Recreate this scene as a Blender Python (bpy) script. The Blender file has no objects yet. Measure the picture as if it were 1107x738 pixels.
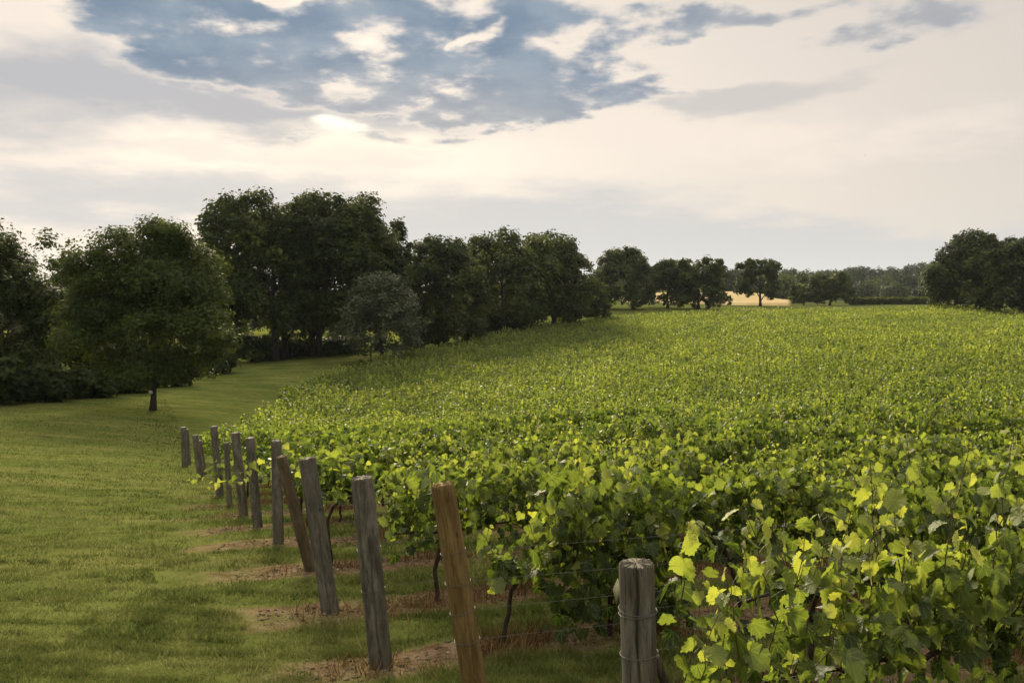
import bpy, math, random
import numpy as np
from mathutils import Vector, Matrix

rng = np.random.default_rng(7)
random.seed(7)
R = math.radians
SC = bpy.context.scene
COL = SC.collection

# ------------------------------------------------------------------ camera
EYE = 2.66
PITCH = R(-2.5)
F = 900.0                                   # focal length in photo pixels (1107 wide)
cam_d = bpy.data.cameras.new('camera')
cam = bpy.data.objects.new('camera', cam_d)
COL.objects.link(cam)
cam.location = (0, 0, EYE)
cam.rotation_euler = (R(90) + PITCH, 0, 0)
cam_d.sensor_width = 36.0
cam_d.lens = 36.0 * F / 1107.0
cam_d.clip_start = 0.05
cam_d.clip_end = 20000
SC.camera = cam

SUN_AZ = R(-16.0)                            # left of the view direction (+Y)
SUN_EL = R(25.0)

# ------------------------------------------------------------------ node helpers
class NT:
    def __init__(self, tree):
        self.t = tree; self.n = tree.nodes; self.l = tree.links
    def new(self, typ, **kw):
        nd = self.n.new(typ)
        for k, v in kw.items():
            setattr(nd, k, v)
        return nd
    def put(self, sock, v):
        if v is None: return
        if isinstance(v, bpy.types.NodeSocket): self.l.new(v, sock)
        else: sock.default_value = v
    def math(self, op, a, b=None, c=None, clamp=False):
        nd = self.new('ShaderNodeMath', operation=op, use_clamp=clamp)
        self.put(nd.inputs[0], a); self.put(nd.inputs[1], b); self.put(nd.inputs[2], c)
        return nd.outputs[0]
    def vmath(self, op, a, b=None, out=0):
        nd = self.new('ShaderNodeVectorMath', operation=op)
        self.put(nd.inputs[0], a); self.put(nd.inputs[1], b)
        return nd.outputs[out]
    def comb(self, x, y, z=0.0):
        nd = self.new('ShaderNodeCombineXYZ')
        for i, v in enumerate((x, y, z)): self.put(nd.inputs[i], v)
        return nd.outputs[0]
    def sep(self, v):
        nd = self.new('ShaderNodeSeparateXYZ'); self.put(nd.inputs[0], v)
        return nd.outputs
    def noise(self, vec, scale, detail=3.0, rough=0.5, out='Fac', dist=0.0):
        nd = self.new('ShaderNodeTexNoise')
        self.put(nd.inputs['Vector'], vec)
        nd.inputs['Scale'].default_value = scale
        nd.inputs['Detail'].default_value = detail
        nd.inputs['Roughness'].default_value = rough
        nd.inputs['Distortion'].default_value = dist
        return nd.outputs[out]
    def mix(self, fac, a, b):
        nd = self.new('ShaderNodeMix', data_type='RGBA')
        self.put(nd.inputs[0], fac); self.put(nd.inputs[6], a); self.put(nd.inputs[7], b)
        return nd.outputs[2]
    def rng(self, v, a, b, c=0.0, d=1.0, typ='SMOOTHSTEP'):
        nd = self.new('ShaderNodeMapRange', interpolation_type=typ)
        self.put(nd.inputs[0], v)
        for i, x in enumerate((a, b, c, d)): nd.inputs[i + 1].default_value = x
        return nd.outputs[0]
    def ramp(self, v, stops):
        nd = self.new('ShaderNodeValToRGB')
        self.put(nd.inputs[0], v)
        e = nd.color_ramp.elements
        while len(e) < len(stops): e.new(0.5)
        for el, (p, c) in zip(e, stops):
            el.position = p; el.color = (*c, 1)
        return nd.outputs[0]

# ------------------------------------------------------------------ world (sky)
world = bpy.data.worlds.new('World')
SC.world = world
world.use_nodes = True
W = NT(world.node_tree)
W.n.clear()
SKY_STRENGTH = 0.1
tc = W.new('ShaderNodeTexCoord')
dx, dy, dz = W.sep(tc.outputs['Generated'])
az = W.math('ARCTAN2', dx, dy)
el = W.math('ARCSINE', dz)
sky = W.new('ShaderNodeTexSky', sky_type='NISHITA', sun_disc=False)
sky.sun_elevation = SUN_EL
sky.sun_rotation = SUN_AZ
sky.altitude = 60; sky.air_density = 1.0; sky.dust_density = 2.0; sky.ozone_density = 2.0
# coordinates of a flat cloud deck seen from below
dzp = W.math('ADD', W.math('MAXIMUM', dz, 0.0), 0.16)
deck = W.comb(W.math('DIVIDE', dx, dzp), W.math('DIVIDE', dy, dzp), 0.0)
warp = W.noise(deck, 2.2, 5.0, 0.58, 'Color')
warpv = W.vmath('SUBTRACT', warp, (0.5, 0.5, 0.5))
ae0 = W.comb(az, el, 0.0)
ae = W.vmath('ADD', ae0, W.vmath('MULTIPLY', warpv, (0.16, 0.085, 0.0)))
fbm = W.noise(W.vmath('ADD', deck, (3.1, 1.7, 0.0)), 4.6, 6.0, 0.56)
fbm2 = W.noise(W.vmath('MULTIPLY', deck, (1.0, 1.6, 1.0)), 1.1, 4.0, 0.5)
puffs = W.noise(W.vmath('ADD', deck, (7.3, 2.2, 0.0)), 8.0, 4.5, 0.5)

def A(px): return math.atan((px - 553.5) / 900.0)
def E(py): return math.atan((330.0 - py) / 900.0)
def blob(px, py, rx, ry, rot=0.0, soft=1.0, src=None, inner=0.0):
    """soft elliptical mask at a bearing / elevation of the sky; radii in photo pixels"""
    m = W.new('ShaderNodeMapping', vector_type='TEXTURE')
    W.put(m.inputs[0], ae if src is None else src)
    m.inputs[1].default_value = (A(px), E(py), 0)
    m.inputs[2].default_value = (0, 0, R(rot))
    m.inputs[3].default_value = (rx / 900.0, ry / 900.0, 1)
    ln = W.vmath('LENGTH', m.outputs[0], None, 1)
    return W.rng(ln, 1.0 + soft * 0.5, inner, 0.0, 1.0)
def total(items):
    acc = None
    for w, b in items:
        v = W.math('MULTIPLY', b, w)
        acc = v if acc is None else W.math('ADD', acc, v)
    return acc

# dark blue-grey cumulus deck
dark_src = total([
    (0.95, blob(190, 45, 120, 45, -6)),
    (0.85, blob(235, 78, 120, 30, -4)),
    (1.0, blob(330, 58, 150, 52, -4)),
    (1.05, blob(470, 62, 140, 58, -6)),
    (1.0, blob(590, 98, 135, 38, -5)),
    (0.75, blob(640, 45, 50, 30, 0)),
    (0.7, blob(500, 118, 140, 22, -2)),
    (0.8, blob(655, 112, 75, 20, -3)),
    (0.7, blob(565, 18, 45, 24, 0)),
    (0.75, blob(735, 32, 75, 17, 0)),
    (0.6, blob(830, 33, 100, 13, 2)),
    (0.85, blob(955, 55, 85, 20, 8)),
    (0.55, blob(120, 18, 80, 26, 0)),
    (-0.8, blob(287, 10, 36, 26, 0)),
    (-0.35, blob(30, 45, 90, 50, 0)),
    (-0.75, blob(207, 69, 24, 9, 10)),
    (-0.6, blob(281, 68, 18, 7, 0)),
    (-0.65, blob(345, 80, 34, 8, -12)),
    (-0.65, blob(376, 102, 30, 10, -10)),
    (-0.7, blob(462, 117, 34, 11, 0)),
    (-0.8, blob(505, 60, 46, 8, 28)),
    (-0.6, blob(548, 74, 18, 8, 10)),
    (-0.5, blob(655, 96, 36, 9, 12)),
    (0.5, blob(318, 158, 34, 7, 3)),
    (0.42, blob(425, 152, 50, 9, -4)),
    (0.40, blob(490, 150, 40, 7, 0)),
])
dark_src = W.math('MINIMUM', dark_src, 0.95)
gate = W.rng(dark_src, 0.02, 0.40, 0.0, 1.0)
dens = W.math('ADD', dark_src, W.math('MULTIPLY', gate, W.math('MULTIPLY', W.math('SUBTRACT', fbm, 0.49), 2.6)))
dens = W.math('ADD', dens, W.math('MULTIPLY', gate, W.math('MULTIPLY', W.math('SUBTRACT', puffs, 0.52), 2.2)))
dark_m = W.rng(dens, 0.02, 0.85, 0.0, 1.0)
# soft grey veils: a bluish one high on the left, a paler one low along the horizon
wob_ = W.math('MULTIPLY', W.math('SUBTRACT', fbm2, 0.5), 0.9)
wob_ = W.math('ADD', wob_, W.math('MULTIPLY', W.math('SUBTRACT', fbm, 0.5), 0.5))
band_hi = total([
    (1.1, blob(130, 118, 250, 46, 2)),
    (0.75, blob(420, 128, 220, 24, 2)),
    (0.55, blob(10, 180, 150, 26, 0)),
    (0.35, blob(330, 158, 120, 12, 2)),
    (0.8, blob(860, 108, 130, 12, 9)),
    (0.85, blob(770, 127, 95, 16, 4)),
])
band_lo = total([
    (1.0, blob(640, 250, 330, 56, -6)),
    (0.9, blob(900, 290, 340, 42, 0)),
    (0.85, blob(110, 225, 280, 30, 3)),
    (0.6, blob(420, 290, 400, 60, 0)),
])
band_m = W.rng(W.math('ADD', band_hi, wob_), 0.15, 0.95, 0.0, 0.92)
band2_m = W.rng(W.math('ADD', band_lo, wob_), 0.15, 0.95, 0.0, 0.92)

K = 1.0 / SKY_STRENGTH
VIS = 0.665                                   # the low sky in front, against the unseen sky overhead, brightened to add fill light
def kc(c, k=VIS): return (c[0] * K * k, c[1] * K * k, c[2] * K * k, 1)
# thin bright veil: warm cream near the sun, paler pinkish grey away from it
near = blob(430, 150, 620, 260, 0, 1.0, ae0)
veil = W.mix(near, kc((0.66, 0.585, 0.515)), kc((0.86, 0.74, 0.62)))
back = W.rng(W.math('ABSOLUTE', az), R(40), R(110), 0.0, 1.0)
veil = W.mix(back, veil, kc((0.30, 0.30, 0.31), 1.0))  # unseen sky behind the camera, dimmed to darken surfaces that face it
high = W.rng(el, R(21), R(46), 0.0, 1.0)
veil = W.mix(high, veil, kc((1.22, 1.13, 1.0), 1.0))  # overhead sky out of view, made brighter as added fill light
low = W.rng(el, R(7.5), R(0.5), 0.0, 0.75)
veil = W.mix(low, veil, kc((0.63, 0.605, 0.595)))
pink = blob(60, 235, 170, 45, 0, 1.0)
veil = W.mix(W.math('MULTIPLY', pink, 0.6), veil, kc((0.69, 0.585, 0.54)))
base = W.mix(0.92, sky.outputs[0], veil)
base = W.mix(band2_m, base, kc((0.60, 0.59, 0.585)))
# bright cloud lit from behind by the veiled sun
glow_halo = blob(374, 152, 170, 62, 0, 1.0)
base = W.mix(W.math('MULTIPLY', glow_halo, 0.7), base, kc((1.08, 0.93, 0.75)))
streak = total([
    (0.9, blob(400, 180, 120, 16, 2)),
    (0.8, blob(640, 150, 210, 20, -3)),
    (0.8, blob(190, 180, 150, 14, 4)),
    (0.8, blob(40, 60, 70, 32, -20)),
    (0.6, blob(900, 165, 240, 40, 0)),
    (0.9, blob(285, 8, 30, 22, 0)),
    (0.7, blob(215, 68, 26, 9, 10)),
])
streak_m = W.rng(W.math('ADD', streak, W.math('MULTIPLY', W.math('SUBTRACT', fbm, 0.5), 1.1)), 0.15, 0.95, 0.0, 0.85)
base = W.mix(streak_m, base, kc((0.91, 0.80, 0.695)))
base = W.mix(band_m, base, W.mix(W.rng(az, A(400), A(700)), kc((0.45, 0.455, 0.49)), kc((0.60, 0.565, 0.545))))
# dark clouds with lit, ragged rims
rim = W.math('MULTIPLY', W.rng(dens, 0.02, 0.30, 0.0, 1.0), W.rng(dens, 0.62, 0.30, 0.0, 1.0))
rim = W.math('MULTIPLY', rim, blob(470, 120, 420, 150, 0, 1.0, ae0))
shade = W.noise(deck, 4.2, 5.0, 0.55)
dcol = W.mix(W.rng(shade, 0.35, 0.68), kc((0.150, 0.232, 0.340)), kc((0.275, 0.35, 0.435)))
dcol = W.mix(W.math('MULTIPLY', W.rng(az, A(620), A(900)), 0.65), dcol, kc((0.47, 0.455, 0.45)))
dcol = W.mix(W.math('MULTIPLY', blob(420, 150, 300, 60, 0, 1.0, ae0), 0.55), dcol, kc((0.62, 0.56, 0.51)))
dcol = W.mix(W.rng(dens, 1.05, 0.35, 0.0, 0.8), dcol, kc((0.55, 0.54, 0.55)))
base = W.mix(W.math('MULTIPLY', dark_m, 0.97), base, dcol)
base = W.mix(W.math('MULTIPLY', rim, 0.55), base, kc((1.0, 0.87, 0.73)))
# the sun burning through
sunspot = blob(375, 147, 15, 9, 0, 2.0)
base = W.mix(W.math('MULTIPLY', sunspot, 1.0), base, kc((1.35, 1.22, 1.02)))
sunspot2 = blob(378, 164, 60, 16, 0, 1.5)
base = W.mix(W.math('MULTIPLY', sunspot2, 0.6), base, kc((1.04, 0.93, 0.76)))
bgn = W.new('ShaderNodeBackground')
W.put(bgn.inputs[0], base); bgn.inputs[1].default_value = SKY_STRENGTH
wo = W.new('ShaderNodeOutputWorld')
W.l.new(bgn.outputs[0], wo.inputs[0])

# ------------------------------------------------------------------ sun
sd = bpy.data.lights.new('sun', 'SUN')
sd.energy = 5.0; sd.angle = R(18.0); sd.color = (1.0, 0.86, 0.62)
sun = bpy.data.objects.new('sun', sd); COL.objects.link(sun)
sv = Vector((math.sin(SUN_AZ) * math.cos(SUN_EL), math.cos(SUN_AZ) * math.cos(SUN_EL), math.sin(SUN_EL)))
sun.rotation_euler = sv.to_track_quat('Z', 'Y').to_euler()

SC.view_settings.view_transform = 'Standard'
SC.view_settings.look = 'None'
SC.view_settings.gamma = 1.0
SC.view_settings.exposure = 0.62
SC.view_settings.use_curve_mapping = False
SC.cycles.max_bounces = 7
SC.cycles.diffuse_bounces = 3
SC.cycles.transmission_bounces = 4
SC.cycles.transparent_max_bounces = 4
SC.cycles.volume_bounces = 0

# ------------------------------------------------------------------ geometry of the place
cp, sp = math.cos(PITCH), math.sin(PITCH)
def ray(px, py):
    u = (np.asarray(px, float) - 553.5) / F; v = (369.0 - np.asarray(py, float)) / F
    return u, cp - v * sp, sp + v * cp          # world x, y, z of the ray
def at(px, py, d):
    x, y, z = ray(px, py)
    return (x / y * d, d + 0 * x, EYE + z / y * d)

CTRL = []
def ctrl(px, py, d, dz=0.0):
    x, y, z = at(px, py, d); CTRL.append((float(x), float(y), float(z) + dz))
# feet of the posts down the headland
for a in ((412, 719, 6.3), (356, 660, 7.76), (336, 617, 9.2), (301, 588, 10.6), (279, 572, 12.1), (263, 558, 13.5),
          (248, 547, 15.0), (238, 536, 16.5), (217, 517, 20.6), (200, 505, 25.0)):
    ctrl(*a)
CTRL += [(0.58, 3.8, 0.12), (-0.1, 4.85, 0.06), (0, 0, 0.7), (-6, 0, 0.6), (6, 0, 0.9), (0, -10, 1.0), (-12, -10, .9), (14, -10, 1.2),
         (0, -60, 2), (-60, -40, 0), (60, -40, 3)]
# lawn
for a in ((10, 735, 5.9), (60, 620, 9.0), (20, 540, 15), (100, 500, 22), (20, 470, 34), (165, 443, 50), (20, 446, 45), (90, 428, 58),
          (220, 408, 78), (320, 392, 92), (420, 378, 104), (520, 366, 122), (600, 352, 142), (240, 372, 140), (365, 366, 150), (150, 385, 110)):
    ctrl(*a)
# vineyard: tops of the vines less their height
for a in ((600, 434, 22), (1000, 414, 24), (400, 446, 24), (800, 424, 22), (600, 428, 45), (340, 436, 48), (1000, 402, 46), (820, 412, 46),
          (600, 452, 32), (800, 441, 32), (1000, 428, 34), (420, 458, 34), (300, 412, 60), (400, 384, 85), (500, 366, 110), (620, 344, 142), (700, 376, 85), (900, 364, 85), (1080, 362, 85), (560, 388, 85),
          (780, 336, 150), (950, 333, 155), (1107, 336, 152)):
    ctrl(*a, dz=-1.6)
CTRL += [(3, 6, .05), (8, 8, -.05), (10, 14, -0.45)]
# land beyond the crest
for a in ((680, 333, 190), (820, 331, 212), (810, 329, 260), (800, 317, 390), (760, 318, 390), (1040, 336, 165), (950, 324, 450), (860, 322, 450),
          (1060, 322, 450), (900, 306, 680), (1050, 304, 680), (780, 308, 700), (960, 329, 235), (700, 318, 400)):
    ctrl(*a)
CTRL += [(-120, 140, -2), (-150, 400, 2), (-250, 60, -6), (250, 60, 3), (250, 200, 6), (-400, 800, 10), (0, 1200, 22), (500, 1200, 22),
         (900, 500, 12), (-900, 500, 2), (-900, 2500, 25), (900, 2500, 25), (0, 3000, 25), (2500, 0, 10), (-2500, 0, 0), (0, -2500, 5)]
CP = np.array(CTRL)
SCL = 60.0
def warpxy(x, y):                                # compress distance so that the far points do not overpower the near ones
    r = np.hypot(x, y) + 1e-6
    k = np.arcsinh(r / 12.0) / r
    return x * k, y * k
def tps_k(r2):
    return 0.5 * r2 * np.log(r2 + 1e-12)
cx, cy = warpxy(CP[:, 0], CP[:, 1])
n = len(CP)
D2 = (cx[:, None] - cx[None]) ** 2 + (cy[:, None] - cy[None]) ** 2
M = np.zeros((n + 3, n + 3))
M[:n, :n] = tps_k(D2) + np.eye(n) * 4e-4
M[:n, n] = 1; M[:n, n + 1] = cx; M[:n, n + 2] = cy
M[n:, :n] = M[:n, n:].T
# the sheet is solved for the tangent of depression so that near and far errors weigh alike
RR = np.hypot(CP[:, 0], CP[:, 1]) + 6.0
SOL = np.linalg.solve(M, np.concatenate([(CP[:, 2] - EYE) / RR, np.zeros(3)]))
def ground_z(x, y):
    x = np.atleast_1d(np.asarray(x, float)).ravel(); y = np.atleast_1d(np.asarray(y, float)).ravel()
    out = np.empty(len(x))
    for i in range(0, len(x), 100000):
        a, b = warpxy(x[i:i + 100000], y[i:i + 100000])
        d2 = (a[:, None] - cx[None]) ** 2 + (b[:, None] - cy[None]) ** 2
        t = tps_k(d2) @ SOL[:n] + SOL[n] + SOL[n + 1] * a + SOL[n + 2] * b
        out[i:i + 100000] = EYE + t * (np.hypot(x[i:i + 100000], y[i:i + 100000]) + 6.0)
    return out
def gz(x, y): return float(ground_z(x, y)[0])

# vineyard rows
RA = R(18.0)
RD = np.array((math.cos(RA), math.sin(RA)))     # along a row
RN = np.array((-math.sin(RA), math.cos(RA)))    # across the rows
ROW0 = np.array(at(412, 719, 6.3)[:2])          # row index 3 starts here
HEAD = np.array((-0.47 * 1.46, 1.46))
ROWGAP = float(HEAD @ RN)
def row_start(k):
    if k == 1: return np.array((0.58, 3.8))
    if k == 2: return np.array((-0.13, 4.87))
    return ROW0 + (k - 3) * HEAD
EDGE = [(-10.3, 28), (-13.8, 45), (-16.9, 60), (-16.0, 75), (-14.2, 87), (-10.5, 100), (-6.0, 112), (3.0, 128), (12, 144), (16, 150)]
def left_edge_x(y):
    ys = [e[1] for e in EDGE]; xs = [e[0] for e in EDGE]
    return np.interp(y, ys, xs)
def crest_y(x): return np.interp(x, [10, 40, 70, 110], [148, 158, 160, 156])

# ------------------------------------------------------------------ mesh helpers
def mesh_np(name, verts, faces, mat=None, smooth=False, attrs=None):
    """verts (n,3); faces: list of arrays (m,k), all linked as one mesh datablock"""
    me = bpy.data.meshes.new(name)
    verts = np.asarray(verts, np.float32)
    if not isinstance(faces, (list, tuple)): faces = [faces]
    faces = [np.asarray(f, np.int32) for f in faces if len(f)]
    loops = np.concatenate([f.ravel() for f in faces])
    counts = np.concatenate([np.full(len(f), f.shape[1], np.int32) for f in faces])
    starts = np.concatenate([[0], np.cumsum(counts)[:-1]]).astype(np.int32)
    me.vertices.add(len(verts)); me.vertices.foreach_set('co', verts.ravel())
    me.loops.add(len(loops)); me.loops.foreach_set('vertex_index', loops.astype(np.int32))
    me.polygons.add(len(counts)); me.polygons.foreach_set('loop_start', starts)
    me.update(calc_edges=True)
    if smooth: me.polygons.foreach_set('use_smooth', np.ones(len(counts), bool))
    for k, (dom, v) in (attrs or {}).items():
        a = me.attributes.new(k, 'FLOAT', dom); a.data.foreach_set('value', np.asarray(v, np.float32))
    if mat: me.materials.append(mat)
    me.validate()
    return me
def link(name, me, parent=None, loc=None):
    o = bpy.data.objects.new(name, me); COL.objects.link(o)
    if parent is not None: o.parent = parent
    if loc is not None: o.location = loc
    return o
def tag(o, label=None, cat=None, group=None, kind=None):
    if label: o['label'] = label
    if cat: o['category'] = cat
    if group: o['group'] = group
    if kind: o['kind'] = kind
    return o
def thing(name, label, cat, loc, rz=0.0, group=None):
    o = bpy.data.objects.new(name, None); COL.objects.link(o)
    o.location = loc; o.rotation_euler = (0, 0, rz); o.empty_display_size = 0.2
    return tag(o, label, cat, group)
def tube(pts, rad, sides=8, cap=True):
    """tapered tube along a polyline"""
    pts = np.asarray(pts, float); m = len(pts)
    rad = np.broadcast_to(np.asarray(rad, float), (m,))
    t = np.gradient(pts, axis=0); t /= np.linalg.norm(t, axis=1)[:, None] + 1e-9
    ref = np.array((0.31, 0.17, 0.93)) if abs(t[0][2]) < 0.8 else np.array((0.93, 0.31, 0.17))
    u = np.cross(t, ref); u /= np.linalg.norm(u, axis=1)[:, None] + 1e-9
    w = np.cross(t, u)
    a = np.linspace(0, 2 * math.pi, sides, endpoint=False)
    v = pts[:, None] + rad[:, None, None] * (np.cos(a)[None, :, None] * u[:, None] + np.sin(a)[None, :, None] * w[:, None])
    v = v.reshape(-1, 3)
    i = np.arange(m - 1)[:, None] * sides; j = np.arange(sides)[None]
    q = np.stack([i + j, i + (j + 1) % sides, i + sides + (j + 1) % sides, i + sides + j], -1).reshape(-1, 4)
    fs = [q]
    if cap:
        fs.append(np.arange(sides)[None, ::-1]); fs.append((np.arange(sides) + (m - 1) * sides)[None])
    return v, fs
class Acc:
    """collects pieces that belong to ONE mesh"""
    def __init__(self): self.v = []; self.f = {}; self.n = 0
    def add(self, v, fs):
        if not isinstance(fs, (list, tuple)): fs = [fs]
        for f in fs:
            f = np.asarray(f); self.f.setdefault(f.shape[1], []).append(f + self.n)
        self.v.append(np.asarray(v)); self.n += len(v)
    def mesh(self, name, mat, smooth=True, attrs=None):
        return mesh_np(name, np.concatenate(self.v), [np.concatenate(x) for x in self.f.values()], mat, smooth, attrs)
def vnoise(x, y, seed=0):
    """smooth value noise in numpy"""
    r = np.random.default_rng(seed).random((256, 256))
    xi = np.floor(x).astype(int); yi = np.floor(y).astype(int)
    fx = x - xi; fy = y - yi
    fx = fx * fx * (3 - 2 * fx); fy = fy * fy * (3 - 2 * fy)
    g = lambda a, b: r[a % 256, b % 256]
    return (g(xi, yi) * (1 - fx) + g(xi + 1, yi) * fx) * (1 - fy) + (g(xi, yi + 1) * (1 - fx) + g(xi + 1, yi + 1) * fx) * fy
def unit(v): return v / (np.linalg.norm(v, axis=-1, keepdims=True) + 1e-9)

# ------------------------------------------------------------------ materials
def material(name):
    m = bpy.data.materials.new(name); m.use_nodes = True
    t = NT(m.node_tree); t.n.clear()
    out = t.new('ShaderNodeOutputMaterial')
    return m, t, out
def principled(t, col, rough=0.6, spec=0.3, bump=None):
    b = t.new('ShaderNodeBsdfPrincipled')
    t.put(b.inputs['Base Color'], col); t.put(b.inputs['Roughness'], rough)
    b.inputs['Specular IOR Level'].default_value = spec
    if bump is not None: t.l.new(bump, b.inputs['Normal'])
    return b.outputs[0]
def bump(t, h, strength=0.4, dist=0.02):
    b = t.new('ShaderNodeBump'); b.inputs['Strength'].default_value = strength; b.inputs['Distance'].default_value = dist
    t.l.new(h, b.inputs['Height']); return b.outputs[0]
def attr(t, name):
    a = t.new('ShaderNodeAttribute'); a.attribute_name = name; return a.outputs['Fac']

def leaf_material(name, stops, trans=0.45, rough=0.45, spec=0.35, tboost=(1.5, 1.35, 0.5), objvar=0.0):
    m, t, out = material(name)
    tint = attr(t, 'tint')
    if objvar:
        oi = t.new('ShaderNodeObjectInfo')
        tint = t.math('ADD', tint, t.math('MULTIPLY', t.math('SUBTRACT', oi.outputs['Random'], 0.5), objvar), clamp=True)
    c = t.ramp(tint, stops)
    nb_ = None
    if name == 'vine_leaf':
        lx_ = attr(t, 'leaf_across'); ly_ = attr(t, 'leaf_along')
        an_ = t.math('ARCTAN2', lx_, ly_); r_l = t.math('SQRT', t.math('ADD', t.math('MULTIPLY', lx_, lx_), t.math('MULTIPLY', ly_, ly_)))
        dv = None
        for a0 in (0.0, 0.60, 1.30):
            d_ = t.math('MULTIPLY', r_l, t.math('ABSOLUTE', t.math('SUBTRACT', an_, a0)))
            dv = d_ if dv is None else t.math('MINIMUM', dv, d_)
        vein = t.math('MULTIPLY', t.rng(dv, 0.030, 0.008), t.rng(r_l, 0.01, 0.05))
        side_ = t.math('SINE', t.math('MULTIPLY', t.math('ADD', r_l, t.math('MULTIPLY', dv, 1.4)), 46.0))
        nse = t.noise(None, 55.0, 3, 0.6)
        c = t.mix(t.math('MULTIPLY', t.rng(nse, 0.5, 0.75), 0.35), c, (0.05, 0.07, 0.014, 1))
        c = t.mix(t.math('MULTIPLY', vein, 0.45), c, (0.21, 0.23, 0.07, 1))
        nb_ = bump(t, t.math('ADD', t.math('MULTIPLY', side_, 0.25), t.math('MULTIPLY', t.rng(dv, 0.0, 0.12), 1.0)), 0.5, 0.004)
    p = principled(t, c, rough, spec, nb_)
    tr = t.new('ShaderNodeBsdfTranslucent')
    mul = t.new('ShaderNodeMix', data_type='RGBA', blend_type='MULTIPLY')
    mul.inputs[0].default_value = 1.0
    t.l.new(c, mul.inputs[6]); mul.inputs[7].default_value = (*tboost, 1)
    t.l.new(mul.outputs[2], tr.inputs[0])
    mx = t.new('ShaderNodeMixShader'); mx.inputs[0].default_value = trans
    t.l.new(p, mx.inputs[1]); t.l.new(tr.outputs[0], mx.inputs[2]); t.l.new(mx.outputs[0], out.inputs[0])
    return m

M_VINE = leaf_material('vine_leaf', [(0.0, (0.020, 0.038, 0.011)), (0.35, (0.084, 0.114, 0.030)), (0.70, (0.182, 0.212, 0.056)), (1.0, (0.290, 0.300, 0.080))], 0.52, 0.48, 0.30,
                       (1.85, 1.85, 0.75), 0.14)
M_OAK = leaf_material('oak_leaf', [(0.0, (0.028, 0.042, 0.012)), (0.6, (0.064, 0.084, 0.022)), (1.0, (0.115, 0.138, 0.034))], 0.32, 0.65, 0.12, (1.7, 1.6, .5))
M_OAKDARK = leaf_material('shaded_oak_leaf', [(0.0, (0.015, 0.024, 0.007)), (0.55, (0.040, 0.056, 0.014)), (1.0, (0.098, 0.118, 0.026))], 0.30, 0.65, 0.12, (1.7, 1.6, .5))  # darker copy of the oak leaf, shade put into its colour
M_MAPLE = leaf_material('maple_leaf', [(0.0, (0.020, 0.034, 0.008)), (0.55, (0.050, 0.070, 0.014)), (1.0, (0.105, 0.128, 0.026))], 0.36, 0.6, 0.14, (1.8, 1.65, .5))
M_WILLOW = leaf_material('grey_leaf', [(0.0, (0.036, 0.045, 0.021)), (0.6, (0.080, 0.095, 0.046)), (1.0, (0.155, 0.172, 0.088))], 0.15, 0.6, 0.2, (1.1, 1.1, .8))
M_BRIGHT = leaf_material('sunlit_shrub_leaf', [(0.0, (0.06, 0.085, 0.015)), (1.0, (0.13, 0.16, 0.03))], 0.4, 0.6, 0.2)  # lighter leaf, sunlight on the bushes put into its colour

def bark_material(name, dark, light, scale=6.0):
    m, t, out = material(name)
    tc = t.new('ShaderNodeTexCoord')
    v = t.vmath('MULTIPLY', tc.outputs['Object'], (1, 1, 0.18))
    nz = t.noise(v, scale, 6, 0.65)
    c = t.mix(t.rng(nz, 0.3, 0.7), (*dark, 1), (*light, 1))
    t.l.new(principled(t, c, 0.85, 0.15, bump(t, nz, 0.7, 0.03)), out.inputs[0])
    return m
M_BARK = bark_material('bark', (0.022, 0.018, 0.014), (0.065, 0.056, 0.045), 4)
M_VINEBARK = bark_material('vine_bark', (0.018, 0.012, 0.008), (0.075, 0.052, 0.035), 40)
m, t, out = material('vine_cane'); 
t.l.new(principled(t, t.mix(t.noise(None, 9.0), (0.05, 0.055, 0.012, 1), (0.10, 0.062, 0.025, 1)), 0.55, 0.3), out.inputs[0]); M_CANE = m

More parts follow.
